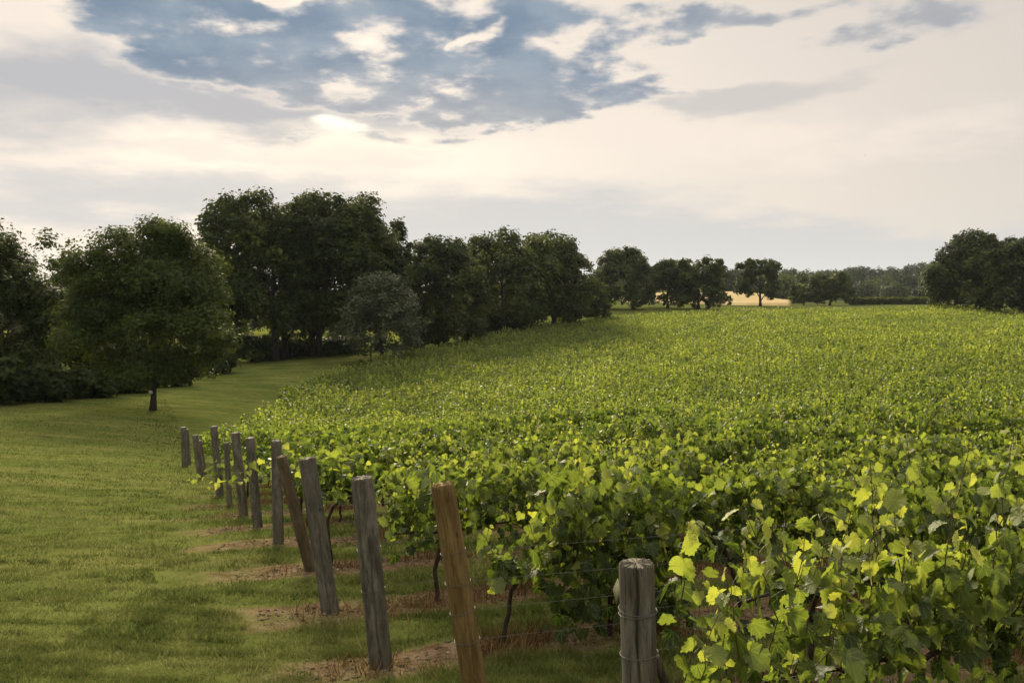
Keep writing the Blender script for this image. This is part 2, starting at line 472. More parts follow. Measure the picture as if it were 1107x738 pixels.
def post_material(name, dark, mid, light, knot):
    m, t, out = material(name)
    tc = t.new('ShaderNodeTexCoord'); o = tc.outputs['Object']
    oi = t.new('ShaderNodeObjectInfo')
    off = t.vmath('ADD', o, t.comb(t.math('MULTIPLY', oi.outputs['Random'], 7.0), 0.0, t.math('MULTIPLY', oi.outputs['Random'], 31.0)))
    grain = t.noise(t.vmath('MULTIPLY', off, (1, 1, 0.06)), 110, 6, 0.72)
    streak = t.noise(t.vmath('MULTIPLY', off, (1, 1, 0.22)), 14, 7, 0.68)
    blot = t.noise(off, 5.5, 5, 0.6)
    c = t.mix(t.rng(streak, 0.32, 0.68), (*dark, 1), (*light, 1))
    c = t.mix(t.math('MULTIPLY', t.rng(blot, 0.42, 0.66), 0.65), c, (*mid, 1))
    c = t.mix(t.rng(grain, 0.47, 0.36, 0, 0.75), c, (dark[0] * .35, dark[1] * .33, dark[2] * .3, 1))
    kn = t.new('ShaderNodeTexVoronoi'); kn.inputs['Scale'].default_value = 5.0
    t.l.new(t.vmath('MULTIPLY', off, (1.4, 1.4, 0.8)), kn.inputs['Vector'])
    c = t.mix(t.rng(kn.outputs['Distance'], 0.10, 0.04, 0, 0.8), c, (*knot, 1))
    x, y, z = t.sep(o)
    # end grain: growth rings on the sawn top
    nrm = t.new('ShaderNodeNewGeometry')
    tr = t.new('ShaderNodeVectorTransform', vector_type='NORMAL', convert_from='WORLD', convert_to='OBJECT')
    t.l.new(nrm.outputs['Normal'], tr.inputs[0])
    nzz = t.sep(tr.outputs[0])[2]
    rr = t.vmath('LENGTH', t.vmath('ADD', t.comb(x, y, 0.0), t.vmath('MULTIPLY', t.noise(o, 14, 3, .5, 'Color'), (.02, .02, 0))), None, 1)
    rings = t.math('SINE', t.math('MULTIPLY', rr, 900))
    topc = t.mix(t.rng(rings, -1, 1), (*[k * 1.1 for k in mid], 1), (*[k * 1.6 for k in light], 1))
    topc = t.mix(t.rng(t.noise(o, 45, 4, .6), .45, .7), topc, (*dark, 1))
    c = t.mix(t.rng(nzz, 0.75, 0.9), c, topc)
    h = t.math('ADD', t.math('MULTIPLY', grain, 0.8), t.math('MULTIPLY', streak, 0.5))
    t.l.new(principled(t, c, 0.82, 0.2, bump(t, h, 0.9, 0.008)), out.inputs[0])
    return m
M_POST = post_material('weathered_post', (0.046, 0.041, 0.028), (0.088, 0.074, 0.048), (0.165, 0.150, 0.112), (0.045, 0.035, 0.025))
M_POSTNEW = post_material('brown_post', (0.080, 0.048, 0.014), (0.125, 0.080, 0.025), (0.195, 0.130, 0.046), (0.05, 0.027, 0.012))
M_POSTOLD = post_material('faded_brown_post', (0.052, 0.036, 0.018), (0.085, 0.060, 0.030), (0.130, 0.100, 0.060), (0.04, 0.026, 0.014))
m, t, out = material('galvanised_wire')
b = t.new('ShaderNodeBsdfPrincipled'); b.inputs['Base Color'].default_value = (.085, .082, .075, 1); b.inputs['Metallic'].default_value = .3; b.inputs['Roughness'].default_value = .6
t.l.new(b.outputs[0], out.inputs[0]); M_WIRE = m
m, t, out = material('paper_tag')
t.l.new(principled(t, t.mix(t.rng(t.noise(None, 60, 3), .45, .65), (.42, .39, .25, 1), (.26, .23, .12, 1)), .8, .2), out.inputs[0]); M_TAG = m
m, t, out = material('white_label')
t.l.new(principled(t, (.72, .72, .70, 1), .6, .3), out.inputs[0]); M_LABEL = m
m, t, out = material('bird_feather')
t.l.new(principled(t, (.02, .02, .022, 1), .6, .3), out.inputs[0]); M_BIRD = m

# ground: mown grass, bare strips under the vines, worn soil at the row ends
m, t, out = material('ground_grass_and_soil')
geo = t.new('ShaderNodeNewGeometry'); P = geo.outputs['Position']
px_, py_, pz_ = t.sep(P)
P2 = t.comb(px_, py_, 0.0)
rel = t.vmath('SUBTRACT', P2, (float(ROW0[0]), float(ROW0[1]), 0))
sn = t.vmath('DOT_PRODUCT', rel, (float(RN[0]), float(RN[1]), 0), 1)
wob = t.noise(P2, 1.3, 4, 0.6)
wob2 = t.noise(P2, 6.0, 5, 0.65)
sfr = t.math('DIVIDE', sn, ROWGAP)
fr = t.math('ABSOLUTE', t.math('SUBTRACT', t.math('FRACT', t.math('ADD', sfr, 0.5)), 0.5))
dist = t.math('MULTIPLY', fr, ROWGAP)
# distance into the field from the headland line, measured along the rows
hn = np.array((HEAD[1], -HEAD[0])) / np.linalg.norm(HEAD); kk = 1.0 / float(hn @ RD)
tf = t.math('MULTIPLY', t.vmath('DOT_PRODUCT', rel, (float(hn[0]), float(hn[1]), 0), 1), kk)
d2 = t.math('ADD', dist, t.math('ADD', t.math('MULTIPLY', t.math('SUBTRACT', wob, 0.5), 0.42), t.math('MULTIPLY', t.math('SUBTRACT', wob2, 0.5), 0.30)))
strip = t.rng(d2, 0.44, 0.26)
instart = t.rng(t.math('ADD', tf, t.math('MULTIPLY', t.math('SUBTRACT', wob, 0.5), 1.6)), -1.35, -0.45)
strip = t.math('MULTIPLY', strip, instart)
patch = t.rng(t.noise(P2, 0.55, 3, 0.6), 0.34, 0.50, 0.45, 1.0)
strip = t.math('MULTIPLY', strip, t.math('MULTIPLY', t.rng(py_, 21, 9), patch))
g1 = t.noise(P2, 0.35, 4, 0.6); g2 = t.noise(P2, 2.4, 5, 0.65); g3 = t.noise(P2, 28, 4, 0.7)
band = t.noise(t.vmath('MULTIPLY', P2, (0.12, 0.7, 0)), 1.0, 3, 0.6)
gc = t.mix(t.rng(g1, 0.35, 0.65), (0.070, 0.090, 0.021, 1), (0.110, 0.122, 0.033, 1))
gc = t.mix(t.math('MULTIPLY', t.rng(g2, 0.40, 0.70), 0.6), gc, (0.040, 0.052, 0.010, 1))
gc = t.mix(t.math('MULTIPLY', t.rng(band, 0.48, 0.72), 0.5), gc, (0.165, 0.155, 0.052, 1))
gc = t.mix(t.math('MULTIPLY', t.rng(g3, 0.45, 0.75), 0.55), gc, (0.030, 0.040, 0.008, 1))
sc_ = t.mix(t.rng(wob2, 0.35, 0.68), (0.105, 0.066, 0.036, 1), (0.205, 0.148, 0.094, 1))
sc_ = t.mix(t.math('MULTIPLY', t.rng(g3, 0.42, 0.7), 0.6), sc_, (0.062, 0.040, 0.020, 1))
c = t.mix(strip, gc, sc_)
sunlit_meadow = t.math('MULTIPLY', t.rng(py_, 118, 135), t.rng(t.math('SUBTRACT', px_, t.math('MULTIPLY', py_, -0.08)), 8, -6))
c = t.mix(t.math('MULTIPLY', sunlit_meadow, 0.9), c, (0.12, 0.13, 0.025, 1))  # sunlight on the open field put into the ground colour
far = t.rng(py_, 170, 260)
c = t.mix(far, c, t.mix(t.noise(P2, 0.02, 3), (0.075, 0.083, 0.026, 1), (0.055, 0.066, 0.023, 1)))
hgt = t.math('ADD', t.math('MULTIPLY', g3, 0.5), t.math('MULTIPLY', g2, 0.5))
t.l.new(principled(t, c, 1.0, 0.0, bump(t, hgt, 0.7, 0.05)), out.inputs[0]); M_GROUND = m

m, t, out = material('grass_blade')
tint = attr(t, 'tint')
c = t.ramp(tint, [(0.0, (0.036, 0.054, 0.012)), (0.45, (0.096, 0.116, 0.028)), (0.8, (0.182, 0.182, 0.058)), (1.0, (0.32, 0.29, 0.14))])
p = principled(t, c, 0.7, 0.08)
tr = t.new('ShaderNodeBsdfTranslucent'); t.l.new(c, tr.inputs[0])
mx = t.new('ShaderNodeMixShader'); mx.inputs[0].default_value = 0.4
t.l.new(p, mx.inputs[1]); t.l.new(tr.outputs[0], mx.inputs[2]); t.l.new(mx.outputs[0], out.inputs[0]); M_BLADE = m
m, t, out = material('dry_weed')
tint = attr(t, 'tint')
c = t.ramp(tint, [(0.0, (0.070, 0.034, 0.013)), (0.6, (0.145, 0.080, 0.032)), (1.0, (0.26, 0.185, 0.090))])
p = principled(t, c, 0.8, 0.1)
tr = t.new('ShaderNodeBsdfTranslucent'); t.l.new(c, tr.inputs[0])
mx = t.new('ShaderNodeMixShader'); mx.inputs[0].default_value = 0.3
t.l.new(p, mx.inputs[1]); t.l.new(tr.outputs[0], mx.inputs[2]); t.l.new(mx.outputs[0], out.inputs[0]); M_DRY = m
m, t, out = material('ripe_wheat')
geo = t.new('ShaderNodeNewGeometry')
nz = t.noise(t.vmath('MULTIPLY', geo.outputs['Position'], (0.15, 0.6, 0.6)), 0.5, 5, 0.6)
t.l.new(principled(t, t.mix(t.rng(nz, .35, .65), (0.29, 0.215, 0.095, 1), (0.37, 0.28, 0.135, 1)), .95, .05), out.inputs[0]); M_WHEAT = m

# ------------------------------------------------------------------ ground: one sheet to the horizon
def axis(lo, hi, nn, c, s):
    a = np.arcsinh((lo - c) / s); b = np.arcsinh((hi - c) / s)
    return c + s * np.sinh(np.linspace(a, b, nn))
gx = axis(-4200, 4200, 460, 0.0, 3.0)
gy = axis(-4000, 5200, 520, 7.0, 3.0)
X, Y = np.meshgrid(gx, gy)
Z = ground_z(X, Y).reshape(X.shape)
fade = np.exp(-((X / 25) ** 2 + ((Y - 8) / 25) ** 2))
Z = Z + fade * ((vnoise(X * 0.9, Y * 0.9, 3) - .5) * 0.07 + (vnoise(X * 3, Y * 3, 4) - .5) * 0.035)
def ground_fine(x, y):
    z = ground_z(x, y); fd = np.exp(-((x / 25) ** 2 + ((y - 8) / 25) ** 2))
    return z + fd * ((vnoise(x * 0.9, y * 0.9, 3) - .5) * 0.07 + (vnoise(x * 3, y * 3, 4) - .5) * 0.035)
ny, nx = X.shape
ii = (np.arange(ny - 1)[:, None] * nx + np.arange(nx - 1)[None]).ravel()
quads = np.stack([ii, ii + 1, ii + 1 + nx, ii + nx], -1)
tag(link('ground', mesh_np('ground', np.stack([X, Y, Z], -1).reshape(-1, 3), quads, M_GROUND, True)), kind='structure')

# ripe wheat field on the rise beyond the crest
wq = np.linspace(0, 1, 80); wy = np.linspace(228, 400, 70)
WQ, WY = np.meshgrid(wq, wy)
WX = WY * (.13 + .205 * WQ)
WZ = ground_z(WX, WY).reshape(WX.shape) + 0.7 + (vnoise(WX * .5, WY * .5, 5) - .5) * .2
edge = np.ones_like(WZ, bool); edge[1:-1, 1:-1] = False
WZ[edge] -= 0.9
ny, nx = WX.shape
ii = (np.arange(ny - 1)[:, None] * nx + np.arange(nx - 1)[None]).ravel()
tag(link('wheat_field', mesh_np('wheat_field', np.stack([WX, WY, WZ], -1).reshape(-1, 3), np.stack([ii, ii + 1, ii + 1 + nx, ii + nx], -1), M_WHEAT, True)), kind='structure')

# ------------------------------------------------------------------ grass
def march(px, py, dmax):
    """where rays meet the ground"""
    rx, ry, rz = ray(px, py)
    d = np.full(len(px), 3.5); ok = np.zeros(len(px), bool)
    lo = d.copy()
    ds = np.geomspace(3.0, dmax, 70)
    res = np.full(len(px), np.nan)
    prev = np.full(len(px), ds[0])
    for dd in ds:
        m_ = np.isnan(res)
        idx = np.where(m_)[0]
        if not len(idx): break
        x = rx[idx] / ry[idx] * dd; z = EYE + rz[idx] / ry[idx] * dd
        g = ground_z(x, np.full(len(idx), dd))
        hit = z <= g
        res[idx[hit]] = (dd + prev[idx[hit]]) * 0.5
        prev[idx] = dd
    return res, rx / ry * res
def row_coords(x, y):
    rel = np.stack([x - ROW0[0], y - ROW0[1]], -1)
    s = rel @ RN / ROWGAP
    dist = np.abs((s + .5) % 1 - .5) * ROWGAP
    tf = rel @ hn * kk
    return dist, tf
NB = 700000
bpx = rng.uniform(-120, 1230, NB); bpy_ = rng.uniform(395, 1000, NB) 
dd, bx = march(bpx, bpy_, 75.0)
good = ~np.isnan(dd)
bx = bx[good]; by = dd[good] * rng.uniform(0.97, 1.03, good.sum()); bx = bx * (by / dd[good])
dist, tf = row_coords(bx, by)
clump = vnoise(bx * 1.8, by * 2.6, 11) * .5 + vnoise(bx * 5, by * 7, 12) * .5
instrip = (by < 17 + 3 * (vnoise(bx, by, 15) - .5)) & (vnoise(bx * .55, by * .55, 16) > .22) & (dist + (vnoise(bx * 1.3, by * 1.3, 13) - .5) * .35 < 0.35) & (tf + (vnoise(bx * 1.1, by * 1.1, 18) - .5) * 1.6 > -0.95)
infield = tf > 1.0
keep = (~instrip | (rng.random(len(bx)) < 0.06)) & (rng.random(len(bx)) < np.clip((clump - .05) * 2.6, .35, 1)) & (~infield | (by < 13))
bx, by, clump, infield, dist, tf = bx[keep], by[keep], clump[keep], infield[keep], dist[keep], tf[keep]
nb = len(bx)
bd = np.hypot(bx, by)
hh = (0.018 + 0.085 * np.clip(clump - .3, 0, 1) ** 1.2 + 0.016 * rng.random(nb) + .05 * (rng.random(nb) < .02)) * (1 + .55 * np.clip((tf + 1.5) / 1.6, 0, 1))
tuft_m = np.clip((vnoise(bx * 1.25 + 40, by * 1.25, 19) - .84) * 7, 0, 1) * np.clip((vnoise(bx * 5 + 9, by * 5, 20) - .25) * 2, 0, 1) * (bd < 30)
hh = hh * (1 + .7 * tuft_m)
hh = hh * (1 + np.clip(bd - 14, 0, 40) * 0.006)
ww = 0.0055 * np.clip(bd / 6, 0.8, 8) * rng.uniform(.7, 1.4, nb)
ang = rng.uniform(0, 2 * math.pi, nb)
side = np.stack([np.cos(ang), np.sin(ang), np.zeros(nb)], -1)
lean = rng.normal(0, .55, (nb, 2)) * hh[:, None]
b0 = np.stack([bx, by, ground_fine(bx, by) - 0.006], -1)
tip = b0 + np.concatenate([lean, hh[:, None]], 1)
V = np.stack([b0 - side * ww[:, None] / 2, b0 + side * ww[:, None] / 2, tip], 1).reshape(-1, 3)
tint = np.clip(0.04 + 0.34 * vnoise(bx * .5, by * 1.1, 14) + .42 * (vnoise(bx * 2.5, by * 4.5, 17) - .1) + .28 * rng.random(nb) + .35 * (rng.random(nb) < .12) - .45 * (clump - .5) - .16 * np.clip((tf + 4.0) / 3.0, 0, 1) + .10 * np.clip((-tf - 4) / 4, 0, 1) - .15 * tuft_m, 0, 1)
tag(link('lawn_grass', mesh_np('lawn_grass', V, np.arange(nb * 3).reshape(-1, 3), M_BLADE, False, {'tint': ('FACE', tint)})),
    'short mown grass of the headland and the alleys between vine rows', 'grass', kind='stuff')

# dry reddish weeds along the bare strips
ND = 110000
rk = rng.integers(1, 12, ND); tt = rng.uniform(-0.4, 7, ND)
stt = np.array([row_start(k) for k in range(0, 13)])
pp = stt[rk] + tt[:, None] * RD + RN * rng.normal(0, .20, ND)[:, None]
c1 = vnoise(pp[:, 0] * 1.7, pp[:, 1] * 1.7, 21)
c2 = np.where(rk == 3, 1.0, np.where(rk < 3, .6, .45)) * np.where(tt > .3, 1, .25)
kp = (c1 > .42) & (rng.random(ND) < c2)
pp = pp[kp]; nd_ = len(pp)
hh = rng.uniform(.03, .16, nd_) * np.clip(c1[kp] * 1.5, .5, 1.3)
ang = rng.uniform(0, 2 * math.pi, nd_); side = np.stack([np.cos(ang), np.sin(ang), np.zeros(nd_)], -1)
b0 = np.stack([pp[:, 0], pp[:, 1], ground_fine(pp[:, 0], pp[:, 1]) - .005], -1)
tip = b0 + np.concatenate([rng.normal(0, .45, (nd_, 2)) * hh[:, None], hh[:, None]], 1)
wv = rng.uniform(.003, .008, nd_)[:, None]
V = np.stack([b0 - side * wv, b0 + side * wv, tip], 1).reshape(-1, 3)
tag(link('dry_weeds', mesh_np('dry_weeds', V, np.arange(nd_ * 3).reshape(-1, 3), M_DRY, False, {'tint': ('FACE', rng.random(nd_))})),
    'dry reddish brown weeds on the bare strips below the vines', 'weeds', kind='stuff')

m, t, out = material('dry_clod')
tint = attr(t, 'tint')
t.l.new(principled(t, t.ramp(tint, [(0.0, (0.06, 0.042, 0.025)), (0.7, (0.16, 0.122, 0.08)), (1.0, (0.26, 0.225, 0.17))]), 0.95, 0.05), out.inputs[0]); M_CLOD = m
r = np.random.default_rng(77)
NC = 9000
rk = r.integers(1, 10, NC); tt = r.uniform(-0.7, 5.5, NC)
pp = stt[rk] + tt[:, None] * RD + RN * r.normal(0, .16, NC)[:, None]
OCT = np.array([(1, 0, 0), (-1, 0, 0), (0, 1, 0), (0, -1, 0), (0, 0, 1), (0, 0, -1)], float)
OF = np.array([(0, 2, 4), (2, 1, 4), (1, 3, 4), (3, 0, 4), (2, 0, 5), (1, 2, 5), (3, 1, 5), (0, 3, 5)])
sz = .005 + .018 * r.random(NC) ** 3
an = r.uniform(0, 6.28, NC)
V = OCT[None] * sz[:, None, None] * np.array((1.3, 1, .7)) * (1 + r.normal(0, .25, (NC, 6, 1)))
V = np.stack([V[..., 0] * np.cos(an)[:, None] - V[..., 1] * np.sin(an)[:, None], V[..., 0] * np.sin(an)[:, None] + V[..., 1] * np.cos(an)[:, None], V[..., 2]], -1)
V = V + np.column_stack([pp, ground_fine(pp[:, 0], pp[:, 1]) + sz * .2])[:, None]
tag(link('soil_clods', mesh_np('soil_clods', V.reshape(-1, 3), (np.arange(NC)[:, None, None] * 6 + OF[None]).reshape(-1, 3), M_CLOD, False, {'tint': ('FACE', np.repeat(np.clip(r.normal(.5, .25, NC), 0, 1), 8))})),
    'small clods and stones lying on the bare strips', 'clods', kind='stuff')

# ------------------------------------------------------------------ posts
def post_mesh(name, length, r0, r1, mat, seed, sides=40, nr=26, cracks=(), chip=0.006):
    r = np.random.default_rng(seed)
    a = np.linspace(0, 2 * math.pi, sides, endpoint=False)
    zz = np.concatenate([np.linspace(-0.3, length - 0.012, nr), [length - 0.004, length, length]])
    lob = 1 + 0.010 * np.sin(a * 2 + r.uniform(0, 6)) + 0.008 * np.sin(a * 3 + r.uniform(0, 6)) + r.normal(0, .004, sides)
    V = []
    for i, z in enumerate(zz):
        f = max(z, 0) / length
        rad = (r0 * (1 - f) + r1 * f) * lob * (1 + 0.012 * math.sin(z * 5 + seed))
        if i == nr: rad = rad - 0.0025
        if i == nr + 1: rad = rad - 0.008
        if i == nr + 2: rad = rad * 0.45
        for (ac, z0, z1, depth, drift) in cracks:
            aa = ac + drift * math.sin(z * 4 + seed) + 0.05 * math.sin(z * 17)
            dd_ = np.abs((a - aa + math.pi) % (2 * math.pi) - math.pi)
            k = np.clip((z - z0) / 0.08, 0, 1) * np.clip((z1 - z) / 0.06 + .4, 0, 1)
            rad = rad - depth * k * np.clip(1 - dd_ / 0.11, 0, 1)
        zz_ = np.full(sides, z)
        if i >= nr: zz_ = zz_ + r.normal(0, chip, sides) * (1 if i < nr + 2 else .5) * .6
        V.append(np.stack([rad * np.cos(a), rad * np.sin(a), zz_], -1))
    V.append(np.array([[0, 0, length + 0.001]]))
    V = np.concatenate(V); m_ = len(zz)
    i = np.arange(m_ - 1)[:, None] * sides; j = np.arange(sides)[None]
    q = np.stack([i + j, i + (j + 1) % sides, i + sides + (j + 1) % sides, i + sides + j], -1).reshape(-1, 4)
    b_ = (m_ - 1) * sides
    tri = np.stack([b_ + np.arange(sides), b_ + (np.arange(sides) + 1) % sides, np.full(sides, m_ * sides)], -1)
    me = mesh_np(name, V, [q, tri], mat, False)
    sm = np.zeros(len(me.polygons), bool); sm[:(nr - 1) * sides] = True
    me.polygons.foreach_set('use_smooth', sm)
    return me
def post(label, foot, top, dia, mat, seed, cracks=(), loops=(), sides=40, group='wooden end posts of the vine rows'):
    foot = Vector(foot); top = Vector(top); ax = top - foot; L = ax.length
    root = thing('vineyard_post', label, 'post', foot, 0, group)
    q = ax.to_track_quat('Z', 'Y')
    # turn local +X back towards world +X so that crack angles are easy to place
    lx = q.inverted() @ Vector((1, 0, 0)); spin = math.atan2(lx.y, lx.x)
    root.rotation_mode = 'QUATERNION'; root.rotation_quaternion = q @ Matrix.Rotation(spin, 4, 'Z').to_quaternion()
    link('pole', post_mesh('pole', L, dia / 2 * 1.03, dia / 2 * 0.97, mat, seed, sides, 26 if sides > 24 else 8, cracks), root)
    for (z, tilt) in loops:
        a = np.linspace(0, 2 * math.pi, 33)
        rr = dia / 2 * 1.045 + .002
        pts = np.stack([rr * np.cos(a), rr * np.sin(a), z + tilt * np.cos(a + .6)], -1)
        v, f = tube(pts, .0016, 6, False)
        link('wire_loop', mesh_np('wire_loop', v, f, M_WIRE, True), root)
    return root
def P3(px, py, d): return np.array([float(q) for q in at(px, py, d)])
HP = -math.pi / 2                                # facing the camera
foot1 = np.array((0.585, 3.8, .10)); 
post('thick grey weathered post nearest the camera, cut flat and split by a long crack', P3(697, 900, 3.8) * (1, 1, 0) + (0, 0, gz(.6, 3.8)), P3(688, 608, 3.8), .165, M_POST, 1,
     cracks=((HP - .12, .25, 1.7, .030, .10), (HP - .75, .0, 1.0, .016, .05), (HP + 1.0, .1, 1.5, .012, .05), (HP + .45, -.2, .8, .012, .04)), loops=((1.12, .006), (1.135, -.007), (.93, .005), (.72, .006)), sides=96)
f2 = P3(523, 790, 4.85); f2[2] = gz(f2[0], f2[1])
post('round brown treated post with smooth sides and four wire loops, leaning left', f2, P3(478, 523, 4.85), .142, M_POSTNEW, 2,
     cracks=((HP + .5, 0, .9, .008, .03),), loops=((1.17, .005), (.985, -.004), (.81, .005), (.635, -.004)), sides=72)
f3 = P3(412, 719, 6.3); post('grey weathered post left of the brown one, standing in bare soil', f3, P3(391, 516, 6.3), .172, M_POST, 3,
     cracks=((HP + .25, -.2, 1.0, .026, .10), (HP - .5, .5, 1.5, .014, .05)), loops=((.92, .004), (.6, .004)), sides=72)
f4 = P3(357, 660, 7.76); post('grey post with a flat top leaning left, third grey one from the camera', f4, P3(332, 495, 7.76), .165, M_POST, 4,
     cracks=((HP + .3, -.2, .9, .022, .08),), loops=((1.0, .004),), sides=64)
f5 = P3(336, 617, 9.2); post('thin brown post leaning steeply left between two grey posts', f5, P3(304, 493, 9.05), .125, M_POSTOLD, 5, cracks=((HP, 0, .8, .010, .05),), sides=48)
f6 = P3(301, 588, 10.6); post('upright grey post directly behind the thin leaning brown one', f6, P3(298.5, 476, 10.6), .135, M_POST, 6, sides=40)
for (fx, fy, tx, ty, d, dia, sd_, lab) in (
        (279, 572, 270, 473, 12.1, .140, 7, 'dark grey post beside the upright one, with a low leafy shoot across it'),
        (263.5, 558, 254.5, 467.5, 13.5, .145, 8, 'slim grey post leaning left, fourth from the far end of the near line'),
        (248.5, 547, 244.5, 478, 15.0, .100, 9, 'thinnest dark post in the line, shorter than its neighbours'),
        (238, 536, 231, 460.5, 16.5, .145, 10, 'tall grey post rising above the vines beside the thinnest post'),
        (217, 517, 211, 470, 20.6, .155, 11, 'leaning grey post second from the far end of the line'),
        (221, 513, 215.5, 476, 21.9, .13, 12, 'dark post half hidden close behind the second from the far end'),
        (200, 505, 198, 461.5, 25.0, .175, 13, 'upright grey post at the far left end of the line'),
        (204, 502, 201.5, 464, 26.4, .15, 14, 'grey post just behind the far left end post')):
    post(lab, P3(fx, fy, d), P3(tx, ty, d), dia, M_POST, sd_, sides=24)
for (tx, ty, d, hgt_, lab) in ((401, 378, 90, 1.9, 'small pale stake at the vineyard edge below the grey leaved tree'),
                         (570, 349, 134, 1.8, 'tiny pale stake at the vineyard edge below the tallest trees of the middle group')):
    tp = P3(tx, ty, d); ft = tp.copy(); ft[2] = gz(tp[0], tp[1])
    post(lab, ft, tp, .16, M_POST, int(tx), sides=16, group='stakes at the far vineyard edge')

# wires of the first rows
WH = {1: (1.13, .93), 2: (1.15, .97, .80, .62), 3: (.95, .62), 4: (1.0, .6)}
for k, hs in WH.items():
    s0 = {1: np.array((.585, 3.8)), 2: f2[:2], 3: f3[:2], 4: f4[:2]}[k]
    for h_ in hs:
        L = 5.5
        tt = np.linspace(0, L, 24)
        xy = s0 + tt[:, None] * RD
        g0 = gz(*s0)
        zz = ground_z(xy[:, 0], xy[:, 1]) * .5 + g0 * .5 + h_ - .02 * np.sin(tt / L * math.pi)
        if k == 2: xy = xy + np.array((-.16 * h_ * (1 - tt / L), 0 * tt)).T
        v, f = tube(np.column_stack([xy, zz]), .0012, 5)
        where = {1: 'the nearest grey post', 2: 'the round brown post', 3: 'the grey post left of the brown one', 4: 'the flat topped grey post leaning left'}[k]
        lev = {1: ['upper', 'lower'], 2: ['topmost', 'second highest', 'third highest', 'lowest'], 3: ['upper', 'lower'], 4: ['upper', 'lower']}[k][hs.index(h_)]
        tag(link('trellis_wire', mesh_np('trellis_wire', v, f, M_WIRE, True)), f'{lev} thin trellis wire running right from {where}', 'wire', 'trellis wires of the first vine rows')

# paper tag on the nearest post
rt = P3(665.5, 640, 3.74)
a = np.array([(-.014, 0, .018), (.008, 0, .062), (.018, 0, .005), (.004, 0, -.058)])
v = np.concatenate([a, a + (0.004, .003, 0)]); v[:, 1] += v[:, 0] * .5
tg = link('paper_tag', mesh_np('paper_tag', v, [np.array([[0, 1, 2, 3], [7, 6, 5, 4]]), np.array([[i, (i + 1) % 4, 4 + (i + 1) % 4, 4 + i] for i in range(4)])[:, ::-1]], M_TAG), None, rt)
tag(tg, 'small pale paper tag pinned to the left side of the nearest post', 'tag')

# ------------------------------------------------------------------ grapevines
HALF = [(.13, -.13), (.30, -.16), (.44, -.04), (.50, .14), (.47, .24), (.56, .40), (.50, .55), (.38, .62), (.34, .72), (.17, .86)]
def toothed(h):
    pts = [(0, 0)] + list(h) + [(0, 1.0)]; out = []
    for (a, b), (c_, d_) in zip(pts[:-1], pts[1:]):
        out.append((a, b)); mx_, my_ = (a + c_) / 2, (b + d_) / 2
        out.append((mx_ * .93, .3 + (my_ - .3) * .95))
    return out[2:]
HALF_T = toothed(HALF)
LEAF_HI = np.array([(0, .33)] + [(0, 0)] + HALF_T + [(0, 1.0)] + [(-x, y) for x, y in HALF_T[::-1]])
HALF_M = [(.38, -.14), (.53, .30), (.30, .62)]
LEAF_MID = np.array([(0, .33)] + [(0, 0)] + HALF_M + [(0, 1.0)] + [(-x, y) for x, y in HALF_M[::-1]])
def leaves(pos, nrm, tipdir, size, shape, r):
    """lobed leaves: pos (n,3) petiole ends, blade normals, tip directions"""
    n_ = len(pos); k_ = len(shape)
    tipdir = unit(tipdir - nrm * np.sum(tipdir * nrm, 1, keepdims=True)); sidev = np.cross(tipdir, nrm)
    s = shape[None] * size[:, None, None]
    s = s * (1 + r.normal(0, .06, (n_, k_, 1)))
    fold = r.uniform(-.25, .75, n_)[:, None]; droop = r.uniform(-.1, .7, n_)[:, None]; twist = r.normal(0, .4, n_)[:, None]
    xs = s[..., 0]; ys = s[..., 1]; sz = size[:, None]
    zz = fold * np.abs(xs) - droop * ys ** 2 / sz + twist * xs * ys / sz + r.normal(0, .025, (n_, k_)) * sz
    v = pos[:, None] + xs[..., None] * sidev[:, None] + ys[..., None] * tipdir[:, None] + zz[..., None] * nrm[:, None]
    m_ = k_ - 1; i = np.arange(m_)
    tri = np.stack([np.zeros(m_, int), 1 + i, 1 + (i + 1) % m_], -1)
    f = (np.arange(n_)[:, None, None] * k_ + tri[None]).reshape(-1, 3)
    return v.reshape(-1, 3), f, m_
